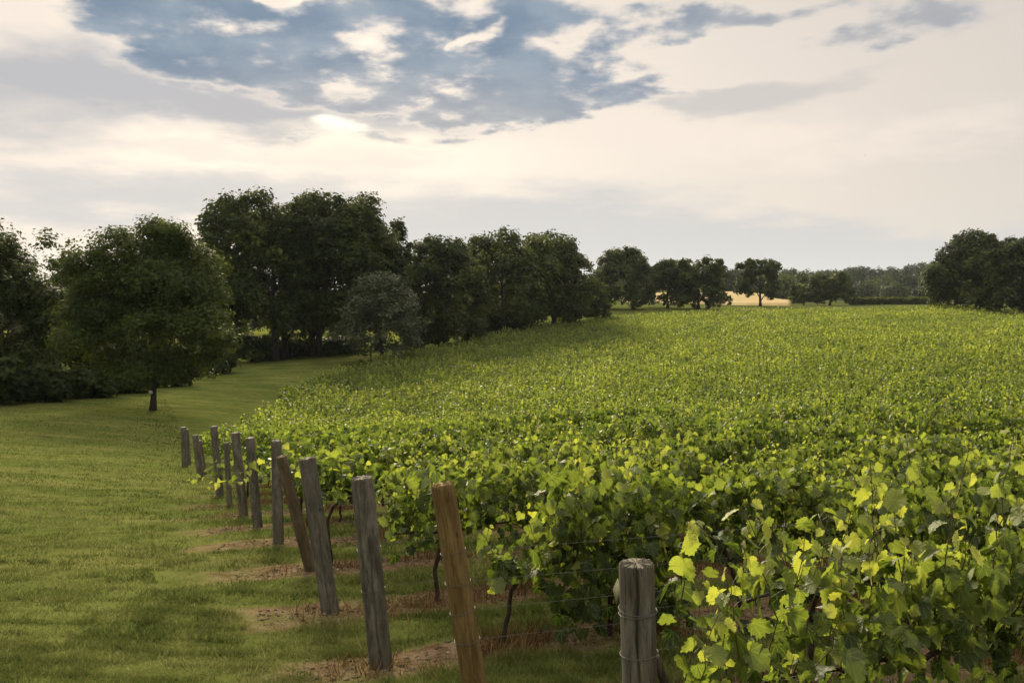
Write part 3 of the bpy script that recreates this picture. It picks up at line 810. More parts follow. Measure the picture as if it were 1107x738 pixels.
def vine_parts(shoots, r, shape, size, step=.058, fill=0, fillbox=None, side=.5, young=.75):
    """shoots: list of polylines; returns foliage mesh and cane mesh"""
    lp, ln, lt, ls, ti = [], [], [], [], []
    canes = Acc()
    for sh in shoots:
        sh = np.asarray(sh, float)
        seg = np.linalg.norm(np.diff(sh, axis=0), axis=1); cum = np.concatenate([[0], np.cumsum(seg)]); L = cum[-1]
        npt = max(4, int(L / .08)); q = np.linspace(0, L, npt)
        pl = np.stack([np.interp(q, cum, sh[:, i]) for i in range(3)], -1)
        pl[1:-1] += r.normal(0, .008, (npt - 2, 3))
        canes.add(*tube(pl, np.linspace(.0048, .0018, npt), 5, False))
        nl = max(3, int(L / step)); s = (np.arange(nl) + r.uniform(.2, .8)) / nl * L
        base = np.stack([np.interp(s, q, pl[:, i]) for i in range(3)], -1)
        dirv = unit(sh[-1] - sh[0])
        phi = np.arange(nl) * math.pi + r.normal(0, .55, nl) + r.uniform(0, 6)
        e1 = unit(np.cross(dirv, (0.2, .9, .1))); e2 = np.cross(dirv, e1)
        out = np.cos(phi)[:, None] * e1 + np.sin(phi)[:, None] * e2
        f = s / L
        sz = size * np.where(f > .75, 1 - (f - .75) * 2.6, 1.0) * r.uniform(.55, 1.25, nl)
        pet = sz * r.uniform(.45, .9, nl)
        pos = base + (out * .85 + np.array((0, 0, .35)) + dirv * .2) * pet[:, None]
        for b_, p_ in zip(base, pos):
            canes.add(*tube(np.array([b_, (b_ + p_) / 2 + (0, 0, .006), p_]), .0013, 3, False))
        nr_ = unit(out * .75 + np.array((0, 0, .5)) + r.normal(0, .65, (nl, 3)))
        td = out * .7 + np.array((0, 0, -.75)) + r.normal(0, .35, (nl, 3))
        lp.append(pos); ln.append(nr_); lt.append(td); ls.append(sz)
        ti.append(np.clip(.30 + .60 * np.clip(f - .40, 0, 1) * young / .55 + r.normal(0, .13, nl), 0, 1))
    if fill:
        lo, hi = np.array(fillbox[0]), np.array(fillbox[1])
        p = lo + r.random((fill, 3)) * (hi - lo)
        sgn = np.where(r.random(fill) < .5, -1.0, 1.0)
        p[:, 1] = sgn * np.abs(p[:, 1]) 
        out = np.stack([r.normal(0, .4, fill), sgn * 1.0, r.normal(.45, .35, fill)], -1)
        lp.append(p); ln.append(unit(out + r.normal(0, .6, (fill, 3)))); lt.append(np.stack([r.normal(0, .4, fill), sgn * .35, -np.ones(fill)], -1))
        ls.append(size * r.uniform(.7, 1.25, fill)); ti.append(np.clip(.02 + .32 * (p[:, 2] - lo[2]) / (hi[2] - lo[2]) + r.normal(0, .13, fill), 0, 1))  # shade inside the canopy put into the leaf tint, darkest low down
    v, f, m_ = leaves(np.concatenate(lp), np.concatenate(ln), np.concatenate(lt), np.concatenate(ls), shape, r)
    at_ = {'tint': ('FACE', np.repeat(np.concatenate(ti), m_))}
    if shape is LEAF_HI:
        nl_ = len(v) // len(shape); at_['leaf_across'] = ('POINT', np.tile(np.abs(shape[:, 0]), nl_)); at_['leaf_along'] = ('POINT', np.tile(shape[:, 1], nl_))
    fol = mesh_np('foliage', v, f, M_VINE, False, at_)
    return fol, canes.mesh('canes', M_CANE, True)
def trunk_mesh(r, h=.66, lean=.1, arms=True, hook=0.0):
    a = Acc(); q = np.linspace(0, 1, 9)
    x = lean * q * q + np.interp(q, np.linspace(0, 1, 5), r.normal(0, .018, 5)); y = np.interp(q, np.linspace(0, 1, 5), r.normal(0, .018, 5))
    pts = np.stack([x, y, -.08 + q * (h + .08)], -1)
    a.add(*tube(pts, np.interp(q, [0, .15, .8, 1], [.030, .021, .019, .024]) * r.uniform(.9, 1.15), 8))
    if arms:
        for s in (-1, 1):
            q2 = np.linspace(0, 1, 6)
            arm = np.stack([pts[-1, 0] + s * q2 * .55, pts[-1, 1] + r.normal(0, .01, 6), pts[-1, 2] + .03 * np.sin(q2 * 3) + r.normal(0, .006, 6)], -1)
            a.add(*tube(arm, np.linspace(.017, .009, 6), 6))
    return a.mesh('trunk', M_VINEBARK)
def std_shoots(r, ns=15, h0=.66, top=1.46, half=.66, flop=.30):
    S = []
    for i in range(ns):
        x0 = -half + (i + .5) / ns * 2 * half + r.normal(0, .04)
        tz = h0 + r.uniform(.35, .95) * (top - h0) + (r.random() < .28) * r.uniform(.08, .40)
        dy = r.normal(0, .12); dx = r.normal(0, .14)
        if r.random() < flop:                    # flops outwards and hangs
            sgn = 1 if r.random() < .5 else -1
            S.append([(x0, 0, h0), (x0 + dx * .4, sgn * .12, h0 + .42), (x0 + dx, sgn * .27, h0 + .50), (x0 + dx * 1.5, sgn * .36, h0 + r.uniform(.0, .3))])
        else:
            S.append([(x0, 0, h0), (x0 + dx * .4, dy * .6, h0 + (tz - h0) * .45), (x0 + dx, dy, tz)])
    return S
HI, MID = [], []
for i in range(9):
    r = np.random.default_rng(100 + i)
    fol, can = vine_parts(std_shoots(r, 15), r, LEAF_HI, .078, .035, 380, ((-.66, -.20, .58), (.66, .20, 1.28)))
    HI.append((trunk_mesh(r, .66, r.normal(0, .12)), can, fol))
for i in range(9):
    r = np.random.default_rng(200 + i)
    fol, can = vine_parts(std_shoots(r, 14), r, LEAF_MID, .078, .042, 330, ((-.68, -.21, .55), (.68, .21, 1.30)))
    MID.append((trunk_mesh(r, .66, r.normal(0, .12)), can, fol))

VSTEP = 1.18
spots = []
for k in range(1, 112):
    s0 = row_start(k)
    tmax = 260
    t0 = {1: 3.9, 2: 3.4, 3: 3.2, 4: 2.15, 5: 1.6}.get(k, 1.15)
    ts = t0 + np.arange(int(tmax / VSTEP)) * VSTEP
    # rows whose start lies beyond the near corner follow the curved field edge
    xy = s0 + ts[:, None] * RD
    if s0[1] > 27:
        ts = np.arange(-60, tmax, VSTEP) + rng.uniform(0, VSTEP)
        xy = s0 + ts[:, None] * RD
        xy = xy[xy[:, 0] > left_edge_x(xy[:, 1]) + rng.uniform(0, .8)]
    xy = xy[(np.abs(xy[:, 0]) < xy[:, 1] * .64 + 2.5) & (xy[:, 1] < crest_y(xy[:, 0])) & (xy[:, 1] > 2.8)]
    for p in xy: spots.append((p[0], p[1], k))
spots = np.array(spots)
order = np.argsort(np.hypot(spots[:, 0], spots[:, 1]))
spots = spots[order]
NIND = 292
near, rest = spots[:NIND], spots[NIND:]
print('vines', len(near), 'rest', len(rest), 'individuals reach', np.hypot(*near[-1, :2]))

VINE_GROUP = 'grapevines in the trellised rows'
nz_near = ground_z(near[:, 0], near[:, 1])
for i, (x, y, k) in enumerate(near):
    d = math.hypot(x, y)
    if d < 13: lod = HI
    else: lod = MID
    tr_, ca_, fo_ = lod[int(rng.integers(len(lod)))]
    root = thing('grapevine', 'leafy green grapevine among many alike in the dense trellised rows', 'grapevine', (x, y, nz_near[i] - .02),
                 RA + R(rng.normal(0, 3)) + (math.pi if rng.random() < .5 else 0), VINE_GROUP)
    s = rng.uniform(.86, 1.12); root.scale = (1, rng.uniform(.85, 1.15), s * (.97 if y < 30 else 1.0))
    if d < 22: link('trunk', tr_, root)
    if d < 22: link('canes', ca_, root)
    link('foliage', fo_, root)

# distinct vines of the first rows, in the shapes the photograph shows
def special(label, k, tpos, shoots, seed, size=.105, trunk=True, fill=0, fillbox=None, lean=.05, step=.058, h=.66, rot=0.0, arms=True):
    s0 = row_start(k); xy = s0 + tpos * RD
    r = np.random.default_rng(seed)
    root = thing('grapevine', label, 'grapevine', (xy[0], xy[1], gz(*xy)), RA + rot, 'grapevines with a shape of their own in the first rows')
    if trunk: link('trunk', trunk_mesh(r, h, lean, arms), root)
    fol, can = vine_parts(shoots, r, LEAF_HI, size, step, fill, fillbox, young=.9)
    link('canes', can, root); link('foliage', fol, root)
    return root
# row 1: slight shoot beside the nearest post
special('small pale shoot with a few leaves close to the right of the nearest post', 1, .34,
        [[(-.28, 0.06, .30), (-.1, .0, .7), (-.05, -.03, 1.02), (-.02, -.04, 1.27)], [(-.2, .02, .4), (-.05, -.05, .72), (0.04, -.10, 1.12)], [(-.2, .02, .3), (-.02, -.05, .6), (0.06, -.10, .9)],
         [(-.12, .02, .95), (-.10, .0, 1.3), (-.08, 0, 1.52)]], 301, .10, lean=-.25, step=.055, h=.9, arms=False)
# row 1: tall sparse vine with large backlit leaves
special('tall sparse vine with large glowing yellow leaves right of the nearest post', 1, .66,
        [[(0, 0, .66), (.08, -.04, 1.0), (-.02, -.04, 1.3), (-.12, -.05, 1.62)], [(-.1, 0, .6), (-.15, -.05, .95), (-.22, -.08, 1.3)], [(.05, 0, .66), (.16, -.02, 1.0), (.22, -.05, 1.42)],
         [(-.15, 0, .66), (-.2, .03, .9), (-.12, .05, 1.2)], [(.1, 0, .6), (.3, -.1, .8), (.36, -.15, 1.05)], [(0, 0, .6), (-.05, -.2, .75), (-.02, -.3, .95)], [(.18, 0, .66), (.3, 0, 1.0), (.36, -.05, 1.5)],
         [(.22, 0, .5), (.4, -.1, .62), (.52, -.15, .92)]], 302, .118, step=.058, lean=.05)
r_ = np.random.default_rng(310)
special('large vine with upright shoots and drooping leaves at the lower right', 1, 1.62, std_shoots(r_, 17, .64, 1.56, .62, .12) + [[(x_, 0, .7), (x_ + d_ * .3, -.06, 1.25), (x_ + d_, -.12, z_)] for x_, d_, z_ in ((-.3, -.12, 1.76), (.1, .10, 1.84), (.45, .05, 1.86))], 303, .094, fill=170, fillbox=((-.5, -.22, .45), (.62, .22, 1.2)))
special('broad vine with long pale shoot tips cut by the right edge of the picture', 1, 2.75, std_shoots(r_, 18, .64, 1.62, .66, .12) + [[(x_, 0, .7), (x_ + d_ * .3, -.06, 1.3), (x_ + d_, -.14, z_)] for x_, d_, z_ in ((-.4, -.10, 1.88), (-.1, .12, 1.80), (.2, -.06, 1.96), (.5, .1, 1.88))], 304, .094, fill=190, fillbox=((-.62, -.22, .45), (.62, .22, 1.25)))
# row 2
special('low loose vine with few shoots behind the large one at lower right', 2, 2.25, std_shoots(r_, 9, .62, 1.15, .6, .4), 305, .105, fill=60, fillbox=((-.5, -.2, .45), (.6, .2, 1.0)))
# row 3: trailing shoot at the open end, then the dark bushy mass
special('vine on a thin leaning trunk with a trailing shoot at the open row end', 3, 1.0,
        [[(-.05, 0, .66), (-.16, -.02, .9), (-.12, 0, 1.02)], [(0, 0, .6), (-.1, -.03, .8), (-.17, -.05, .78)], [(0, 0, .62), (.2, -.06, .95), (.42, -.08, 1.02)], [(.0, 0, .55), (.3, -.1, .62), (.7, -.12, .52)],
         [(0, 0, .55), (.25, -.05, .72), (.55, -.1, .75)], [(.5, 0, .66), (.45, 0, 1.05), (.42, -.02, 1.25)], [(.6, 0, .6), (.55, -.12, .8), (.62, -.16, .62)], [(-.02, 0, .7), (-.1, -.08, .66), (-.14, -.1, .5)]], 306, .105, step=.045, lean=.16, h=.64, arms=False)
special('dark bushy vine rising to a pale leafy shoot left of the nearest post', 3, 1.92, std_shoots(r_, 21, .60, 1.72, .58, .30), 307, .098, fill=560, fillbox=((-.62, -.42, .14), (.62, .36, 1.40)))
# row 4 and 5: first trunks that show below the leaves
special('thin dark vine trunk and leafy curtain behind the brown post', 4, 1.0, std_shoots(r_, 12, .66, 1.5, .5, .4), 308, .10, fill=120, fillbox=((-.45, -.25, .55), (.55, .25, 1.3)))
v5 = special('vine with a dark trunk bent like a hook beside the third grey post', 5, .45, std_shoots(r_, 6, .82, 1.45, .35, .3), 309, .10, trunk=False, fill=60, fillbox=((-.3, -.2, .8), (.45, .2, 1.3)))
q = np.array([(-.12, 0, -.06), (-.10, 0, .12), (-.13, .01, .35), (-.14, 0, .55), (-.08, 0, .70), (.02, 0, .78), (.16, 0, .81), (.32, 0, .83)])
v, f = tube(q, [.027, .022, .02, .019, .019, .018, .016, .012], 8)
link('trunk', mesh_np('trunk', v, f, M_VINEBARK, True), v5)
# low leafy shoots crossing the middle posts
for (px, py, d, w_, lab) in ((262, 520, 13.2, .75, 'low yellow green shoot crossing the posts in the middle of the line'), (225, 516, 16.0, .6, 'low yellow shoot hanging out of the row towards the lawn'),
                    (285, 505, 11.8, .5, 'leafy shoot reaching over the top of the slim grey posts')):
    p = P3(px, py, d); g0 = gz(p[0], p[1]); hz = p[2] - g0
    r = np.random.default_rng(int(px))
    root = thing('grapevine', lab, 'grapevine', (p[0], p[1], g0), RA, 'grapevines with a shape of their own in the first rows')
    sh = [[(w_ * 1.2, .0, .66), (w_ * .6, -.05, hz + .12), (0, -.1, hz + .02), (-w_ * .7, -.12, hz - .03)], [(w_ * 1.1, .0, .66), (w_ * .6, .02, hz + .28), (.1, 0, hz + .3)]]
    fol, can = vine_parts(sh, r, LEAF_MID, .12, .06, young=1.0)
    tt_ = np.array([(w_ * 1.2, 0, -.05), (w_ * 1.22, 0, .3), (w_ * 1.2, 0, .68)])
    v, f = tube(tt_, [.024, .02, .018], 7)
    link('trunk', mesh_np('trunk', v, f, M_VINEBARK, True), root)
    link('canes', can, root); link('foliage', fol, root)

# far rows: past the individuals, one object
def leaf_quads(pos, nrm, size, r, aspect=1.25):
    n_ = len(pos)
    ref = unit(r.normal(0, 1, (n_, 3))); u = unit(np.cross(nrm, ref)); w = np.cross(nrm, u)
    s = size[:, None]
    bend = nrm * s * r.uniform(-.15, .2, n_)[:, None]
    v = np.stack([pos - u * s * .5 * aspect, pos - w * s * .5 + bend, pos + u * s * .5 * aspect, pos + w * s * .5 + bend], 1)
    return v.reshape(-1, 3), np.arange(n_ * 4).reshape(-1, 4)
r = np.random.default_rng(400)
dist_r = np.hypot(rest[:, 0], rest[:, 1])
cnt = np.interp(dist_r, [30, 45, 70, 110, 170], [260, 240, 170, 110, 80]).astype(int)
lsz = np.interp(dist_r, [30, 45, 70, 110, 170], [.105, .115, .14, .17, .20])
idx = np.repeat(np.arange(len(rest)), cnt); N = len(idx)
vig = (.80 + .26 * vnoise(rest[:, 0] * .45, rest[:, 1] * .45, 31) + .16 * vnoise((rest[:, :2] @ RN) * .16, (rest[:, :2] @ RD) * .03, 35) + r.normal(0, .06, len(rest)))
NSH = 13
vx = r.uniform(-.62, .62, (len(rest), NSH)); vy = r.normal(0, .17, (len(rest), NSH))
vt = 1.12 + .30 * r.random((len(rest), NSH)) + .42 * r.random((len(rest), NSH)) ** 3
si = r.integers(0, NSH, N)
low = r.random(N) < .45                          # leaves low in the wall, the rest along the shoots
topz = vt[idx, si] * vig[idx]
hz = np.where(low, .45 + r.random(N) * .75, topz - r.random(N) ** 1.3 * .62)
thin = np.clip((topz - hz) / .5, .25, 1)
lx = np.where(low, r.uniform(-.62, .62, N), vx[idx, si] + r.normal(0, .06, N) * thin)
ly = np.where(low, r.normal(0, .2, N), vy[idx, si] + r.normal(0, .06, N) * thin)
gxy = rest[idx, :2] + lx[:, None] * RD + ly[:, None] * RN
pos = np.column_stack([gxy, ground_z(rest[:, 0], rest[:, 1])[idx] + hz])
nrm = unit(np.stack([r.normal(0, .5, N), np.sign(ly) * .5 + r.normal(0, .5, N), r.normal(.55, .4, N)], -1))
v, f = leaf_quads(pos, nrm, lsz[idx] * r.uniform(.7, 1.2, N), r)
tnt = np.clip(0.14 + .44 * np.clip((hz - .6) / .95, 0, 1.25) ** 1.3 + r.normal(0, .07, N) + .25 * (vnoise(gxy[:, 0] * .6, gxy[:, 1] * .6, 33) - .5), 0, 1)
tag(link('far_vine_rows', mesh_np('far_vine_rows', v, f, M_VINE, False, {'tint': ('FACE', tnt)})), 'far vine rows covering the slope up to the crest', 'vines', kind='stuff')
print('far leaves', N)

# ------------------------------------------------------------------ trees
def limbs_mesh(r, h, trunk_h, rad, spread, nl=7, lean=0.0, stems=1):
    a = Acc()
    for sidx in range(stems):
        ox, oy = (0, 0) if stems == 1 else (r.normal(0, rad * 2.0), r.normal(0, rad * 1.2))
        q = np.linspace(0, 1, 8)
        top = h * .72
        pts = np.stack([ox + lean * q * h + np.interp(q, np.linspace(0, 1, 4), np.r_[0, r.normal(0, rad * .6, 3)]), oy + np.interp(q, np.linspace(0, 1, 4), np.r_[0, r.normal(0, rad * .6, 3)]), -.3 + q * (top + .3)], -1)
        a.add(*tube(pts, np.interp(q, [0, .06, .4, 1], [rad * 1.5, rad, rad * .7, rad * .15]), 9))
        for j in range(nl):
            z0 = trunk_h * .9 + (top - trunk_h) * (j / nl) * .8
            b0 = np.array([np.interp(z0, pts[:, 2], pts[:, i]) for i in range(3)])
            an = j * 2.4 + r.uniform(-.5, .5); ln = spread * r.uniform(.55, .85)
            e = b0 + np.array([math.cos(an) * ln, math.sin(an) * ln, (h - z0) * r.uniform(.25, .55)])
            mid = (b0 + e) / 2 + np.array([0, 0, -.06 * ln]) + r.normal(0, .04 * ln, 3)
            a.add(*tube(np.array([b0, mid, e]), [rad * .42, rad * .28, rad * .08], 6))
            for m2 in range(2):
                e2 = mid + (e - mid) * .3 + np.array([r.normal(0, .35 * ln), r.normal(0, .35 * ln), r.uniform(.1, .5) * ln])
                a.add(*tube(np.array([mid, (mid + e2) / 2 + r.normal(0, .03 * ln, 3), e2]), [rad * .2, rad * .14, rad * .05], 5))
    return a.mesh('trunk', M_BARK)
def crown_mesh(r, mat, lobes, ncl, leaf, per=14, spread=.45, tint0=.5, gaps=.0, flat=.8):
    """lobes: (x,y,z,rx,ry,rz). Leaf clusters sit on and inside each lobe, leaving gaps between them"""
    L = np.array(lobes, float); vol = (L[:, 3] * L[:, 4] * L[:, 5]) ** (2 / 3); pr = vol / vol.sum()
    li = r.choice(len(L), ncl, p=pr)
    d_ = unit(r.normal(0, 1, (ncl, 3)))
    d_[:, 2] = np.where((d_[:, 2] < -.1) & (r.random(ncl) < .55), -d_[:, 2], d_[:, 2])
    rad = r.random(ncl) ** .33 * (1 - .0) ; rad = np.where(r.random(ncl) < .75, r.uniform(.80, 1.12, ncl), rad * .85)
    c = L[li, :3] + d_ * L[li, 3:] * rad[:, None]
    if gaps:
        g_ = np.array([vnoise(c[:, 0] * gaps + 31, c[:, 2] * gaps + c[:, 1] * gaps * .3, 41)])[0]
        c = c[g_ > .30]; d_ = d_[g_ > .30]; li = li[g_ > .30]; ncl = len(c)
    csz = r.uniform(.6, 1.35, ncl)
    idx = np.repeat(np.arange(ncl), per); N_ = len(idx)
    off = np.clip(r.normal(0, 1, (N_, 3)), -1.5, 1.5) * spread * csz[idx][:, None] * np.array((1, 1, flat))
    pos = c[idx] + off
    nrm = unit(d_[idx] * .5 + unit(off) * .5 + np.array((0, 0, .55)) + r.normal(0, .40, (N_, 3)))
    v, f = leaf_quads(pos, nrm, leaf * r.uniform(.65, 1.3, N_), r, 1.3)
    ctint = r.normal(0, .15, ncl) + r.normal(0, .13, len(L))[li]
    tn = np.clip(tint0 + ctint[idx] + r.normal(0, .10, N_), 0, 1)
    return mesh_np('crown', v, f, mat, False, {'tint': ('FACE', tn)})
def tree(name, label, cat, x0, x1, ytop, ybase, d, mat, seed, leaf=None, ncl=700, bottom=.12, trunk_px=None, trad=.35, nlobes=13, gaps=0.0, shape='round', per=14, group=None, tint0=.5, depth=None, stems=1, base_z=None, lobs=None, spread=None):
    """a tree from the bearings of its sides, top and foot at distance d"""
    r = np.random.default_rng(seed)
    pxm = trunk_px if trunk_px else (x0 + x1) / 2
    ft = P3(pxm, ybase, d); g = gz(ft[0], d)
    h = P3(pxm, ytop, d)[2] - g
    w = (x1 - x0) / F * d; cxo = ((x0 + x1) / 2 - pxm) / F * d
    root = thing(name, label, cat, (ft[0], d, g), 0, group)
    rx = w / 2; ry = (depth or rx * .9); zb = h * bottom; rz = (h - zb) / 2; zc = zb + rz
    lobes = []
    if lobs:
        for (ax, az_, sx, sz_) in lobs:
            lobes.append((cxo + ax * rx, r.uniform(-.5, .35) * ry * math.sqrt(max(.1, 1 - ax * ax)), zc + az_ * rz, sx * rx, sx * ry, sz_ * rz))
    else:
        lobes.append((cxo, 0, zc, rx * .62, ry * .62, rz * .68))
        nl_ = int(nlobes * 2.3)
        for i in range(nl_):
            an = 2 * math.pi * ((i * .7549 + r.uniform(-.04, .04)) % 1); zf = -0.92 + 1.84 * ((i * .5698 + .1) % 1)
            if shape == 'round': prof = math.sqrt(max(0, 1 - (abs(zf) ** 3.0) * .74))
            elif shape == 'dome': prof = (.97 + .05 * zf) if zf < 0.25 else math.sqrt(max(0, 1 - ((zf - .25) / .75) ** 3.2 * .66))
            elif shape == 'hill': prof = math.sqrt(max(0, 1 - ((zf + .35) / 1.35) ** 2 * .95)) if zf > -.35 else 1 - .25 * ((-.35 - zf) / .65) ** 2
            elif shape == 'cone': prof = .98 * (1 - (zf + 1) / 2 * .72)
            else: prof = 1
            lr = r.uniform(.14, .32)
            out = r.uniform(.82, 1.10)
            lobes.append((cxo + math.cos(an) * rx * (prof * out - lr * .85), math.sin(an) * ry * (prof * out - lr * .8), zc + zf * rz * (1 - lr * .75), rx * lr, ry * lr, rz * lr * r.uniform(.75, 1.05)))
    leaf = leaf or .30
    link('trunk', limbs_mesh(r, h, max(zb, h * .1), trad, min(rx, ry) * .8, stems=stems), root)
    link('crown', crown_mesh(r, mat, lobes, int(ncl * .58), leaf, int(per * 1.7), spread or max(.30, w * .027), tint0, gaps), root)
    return root

# left of the lawn
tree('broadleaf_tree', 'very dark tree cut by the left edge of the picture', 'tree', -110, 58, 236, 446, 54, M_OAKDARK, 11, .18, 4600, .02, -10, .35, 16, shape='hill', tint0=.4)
tree('broadleaf_tree', 'airy tree with gaps in its crown behind the leftmost dark tree', 'tree', 26, 92, 247, 425, 66, M_OAKDARK, 12, .22, 430, .10, 60, .2, 12, gaps=.55, tint0=.6)
tree('maple_tree', 'round young maple on a slim trunk standing alone on the lawn', 'tree', 77, 248, 237, 443, 50, M_MAPLE, 13, .135, 5600, .10, 165, .17, 22, shape='hill', per=20, tint0=.46, gaps=1.9,
     lobs=((0, .05, .60, .60), (.02, .68, .36, .30), (.24, .62, .30, .28), (-.25, .58, .32, .26), (-.55, .35, .34, .24), (.50, .42, .34, .26), (.68, .10, .32, .22), (.78, -.18, .27, .17), (.70, -.42, .30, .18), (.45, -.66, .34, .20),
           (.05, -.72, .40, .20), (-.38, -.62, .40, .22), (-.72, -.40, .32, .20), (-.78, -.08, .30, .20), (-.70, .16, .28, .18), (.2, .2, .55, .3), (-.3, -.1, .55, .3), (.3, -.3, .5, .25), (-.02, .86, .20, .14), (.35, .82, .16, .12)))
tree('broadleaf_tree', 'dark tree hidden behind the young maple', 'tree', 30, 150, 285, 425, 63, M_OAKDARK, 14, .19, 3200, .03, 90, .25, 14, shape='hill', tint0=.4)
tree('broadleaf_tree', 'dark low tree between the young maple and the big oaks', 'tree', 188, 264, 266, 398, 98, M_OAKDARK, 15, .30, 1900, .0, 224, .25, 10, tint0=.35)
# big oaks
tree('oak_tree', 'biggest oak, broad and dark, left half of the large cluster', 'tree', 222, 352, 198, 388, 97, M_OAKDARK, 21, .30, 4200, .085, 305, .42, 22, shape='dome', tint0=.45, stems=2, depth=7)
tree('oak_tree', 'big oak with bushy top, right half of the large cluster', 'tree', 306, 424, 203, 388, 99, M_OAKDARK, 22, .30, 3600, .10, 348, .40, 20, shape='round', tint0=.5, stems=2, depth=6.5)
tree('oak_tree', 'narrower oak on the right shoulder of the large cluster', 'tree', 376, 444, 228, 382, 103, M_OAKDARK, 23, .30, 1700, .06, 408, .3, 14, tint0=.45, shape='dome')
tree('willow_tree', 'small grey leaved tree in front of the large oak cluster', 'tree', 366, 458, 291, 379, 90, M_WILLOW, 24, .20, 1500, .02, 412, .16, 16, shape='hill', tint0=.35, per=14, spread=.36)
# middle group
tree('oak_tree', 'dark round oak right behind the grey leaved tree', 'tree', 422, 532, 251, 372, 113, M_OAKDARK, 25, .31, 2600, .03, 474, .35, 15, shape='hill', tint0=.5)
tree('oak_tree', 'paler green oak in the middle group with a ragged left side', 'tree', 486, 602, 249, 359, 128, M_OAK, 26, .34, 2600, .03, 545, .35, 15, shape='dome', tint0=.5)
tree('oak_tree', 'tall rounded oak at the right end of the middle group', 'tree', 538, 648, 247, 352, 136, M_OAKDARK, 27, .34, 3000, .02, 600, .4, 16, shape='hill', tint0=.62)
tree('shrub', 'low dark shrub at the foot of the tall rounded oak', 'shrub', 592, 660, 304, 347, 150, M_OAKDARK, 28, .32, 1500, .0, None, .12, 8, shape='dome', tint0=.55)
# right of the gap
tree('oak_tree', 'left tree of the trio above the crest, with gaps by its trunk', 'tree', 637, 710, 264, 334, 186, M_OAK, 31, .40, 1700, -.03, 684, .35, 14, shape='hill', tint0=.4)
tree('oak_tree', 'smallest tree, in the middle of the trio above the crest', 'tree', 690, 748, 279, 333, 192, M_OAKDARK, 32, .40, 1300, -.03, 722, .3, 12, shape='hill', tint0=.6)
tree('oak_tree', 'right tree of the trio above the crest, beside the wheat', 'tree', 724, 788, 275, 332, 188, M_OAKDARK, 33, .40, 1500, -.03, 755, .35, 13, shape='dome', tint0=.6)
tree('oak_tree', 'lone small oak on a clear trunk in front of the wheat', 'tree', 794, 846, 277, 331, 212, M_OAKDARK, 34, .42, 900, .10, 822, .35, 12, gaps=.16, tint0=.6)
tree('broadleaf_tree', 'round tree with a low bushy skirt right of the wheat', 'tree', 872, 924, 292, 330, 232, M_OAKDARK, 35, .44, 1100, .0, 897, .3, 11, shape='dome', tint0=.7)
tree('shrub', 'low bush joined to the left side of the round tree right of the wheat', 'shrub', 852, 886, 304, 330, 236, M_OAKDARK, 36, .44, 500, .0, None, .15, 8, shape='dome', tint0=.65)
# right edge
tree('oak_tree', 'wide oak at the right with a long low left branch', 'tree', 998, 1086, 249, 336, 156, M_OAKDARK, 37, .36, 2600, .05, 1060, .45, 15, tint0=.5,
     lobs=((.25, .55, .50, .42), (-.1, .25, .5, .45), (.3, .0, .62, .5), (-.45, -.1, .45, .42), (-.72, -.35, .30, .38), (.6, -.3, .42, .5), (-.3, -.55, .5, .35), (.1, -.65, .5, .32), (.55, .3, .4, .4)))
tree('oak_tree', 'dark tree cut by the right edge beside the wide oak', 'tree', 1058, 1150, 251, 338, 150, M_OAKDARK, 38, .36, 2600, .0, 1105, .45, 15, shape='hill', tint0=.5)

# dark undergrowth below the left trees
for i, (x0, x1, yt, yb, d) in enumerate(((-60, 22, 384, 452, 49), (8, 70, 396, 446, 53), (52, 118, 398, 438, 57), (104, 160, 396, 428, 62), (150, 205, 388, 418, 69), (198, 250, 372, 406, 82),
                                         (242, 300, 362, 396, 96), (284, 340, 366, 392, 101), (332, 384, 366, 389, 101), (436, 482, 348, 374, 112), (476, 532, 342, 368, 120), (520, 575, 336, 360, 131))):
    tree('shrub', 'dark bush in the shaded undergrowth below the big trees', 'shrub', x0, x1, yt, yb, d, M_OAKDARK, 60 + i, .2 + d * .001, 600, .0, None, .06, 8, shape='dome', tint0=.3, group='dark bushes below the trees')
for i, (x0, x1, yt, yb, d) in enumerate(((-90, 10, 300, 392, 150), (0, 110, 318, 390, 160), (95, 200, 322, 388, 165), (185, 290, 318, 380, 170), (275, 380, 316, 372, 176), (365, 470, 312, 366, 180), (455, 560, 306, 358, 186), (545, 650, 304, 348, 192))):
    tree('broadleaf_tree', 'dark tree of the hedgerow glimpsed behind the first line of trees', 'tree', x0, x1, yt, yb, d, M_OAKDARK, 110 + i, .5, 900, .0, None, .25, 12, shape='dome', tint0=.45, group='hedgerow trees behind the first line')
# sunlit bushes seen through the gaps
for i, (x0, x1, yt, yb, d) in enumerate(((236, 272, 342, 372, 128), (352, 384, 338, 368, 135), (0, 60, 360, 395, 100), (60, 100, 366, 392, 105))):
    tree('shrub', ['sunlit yellow green bush seen through the gap left of the big oaks', 'sunlit bush seen under the right half of the big oaks', 'yellowish bush glimpsed low behind the leftmost dark tree', 'yellowish bush glimpsed low behind the young maple'][i],
         'shrub', x0, x1, yt, yb, d, M_BRIGHT, 80 + i, .3, 260, .0, None, .06, 8, shape='dome', group='sunlit bushes beyond the trees')
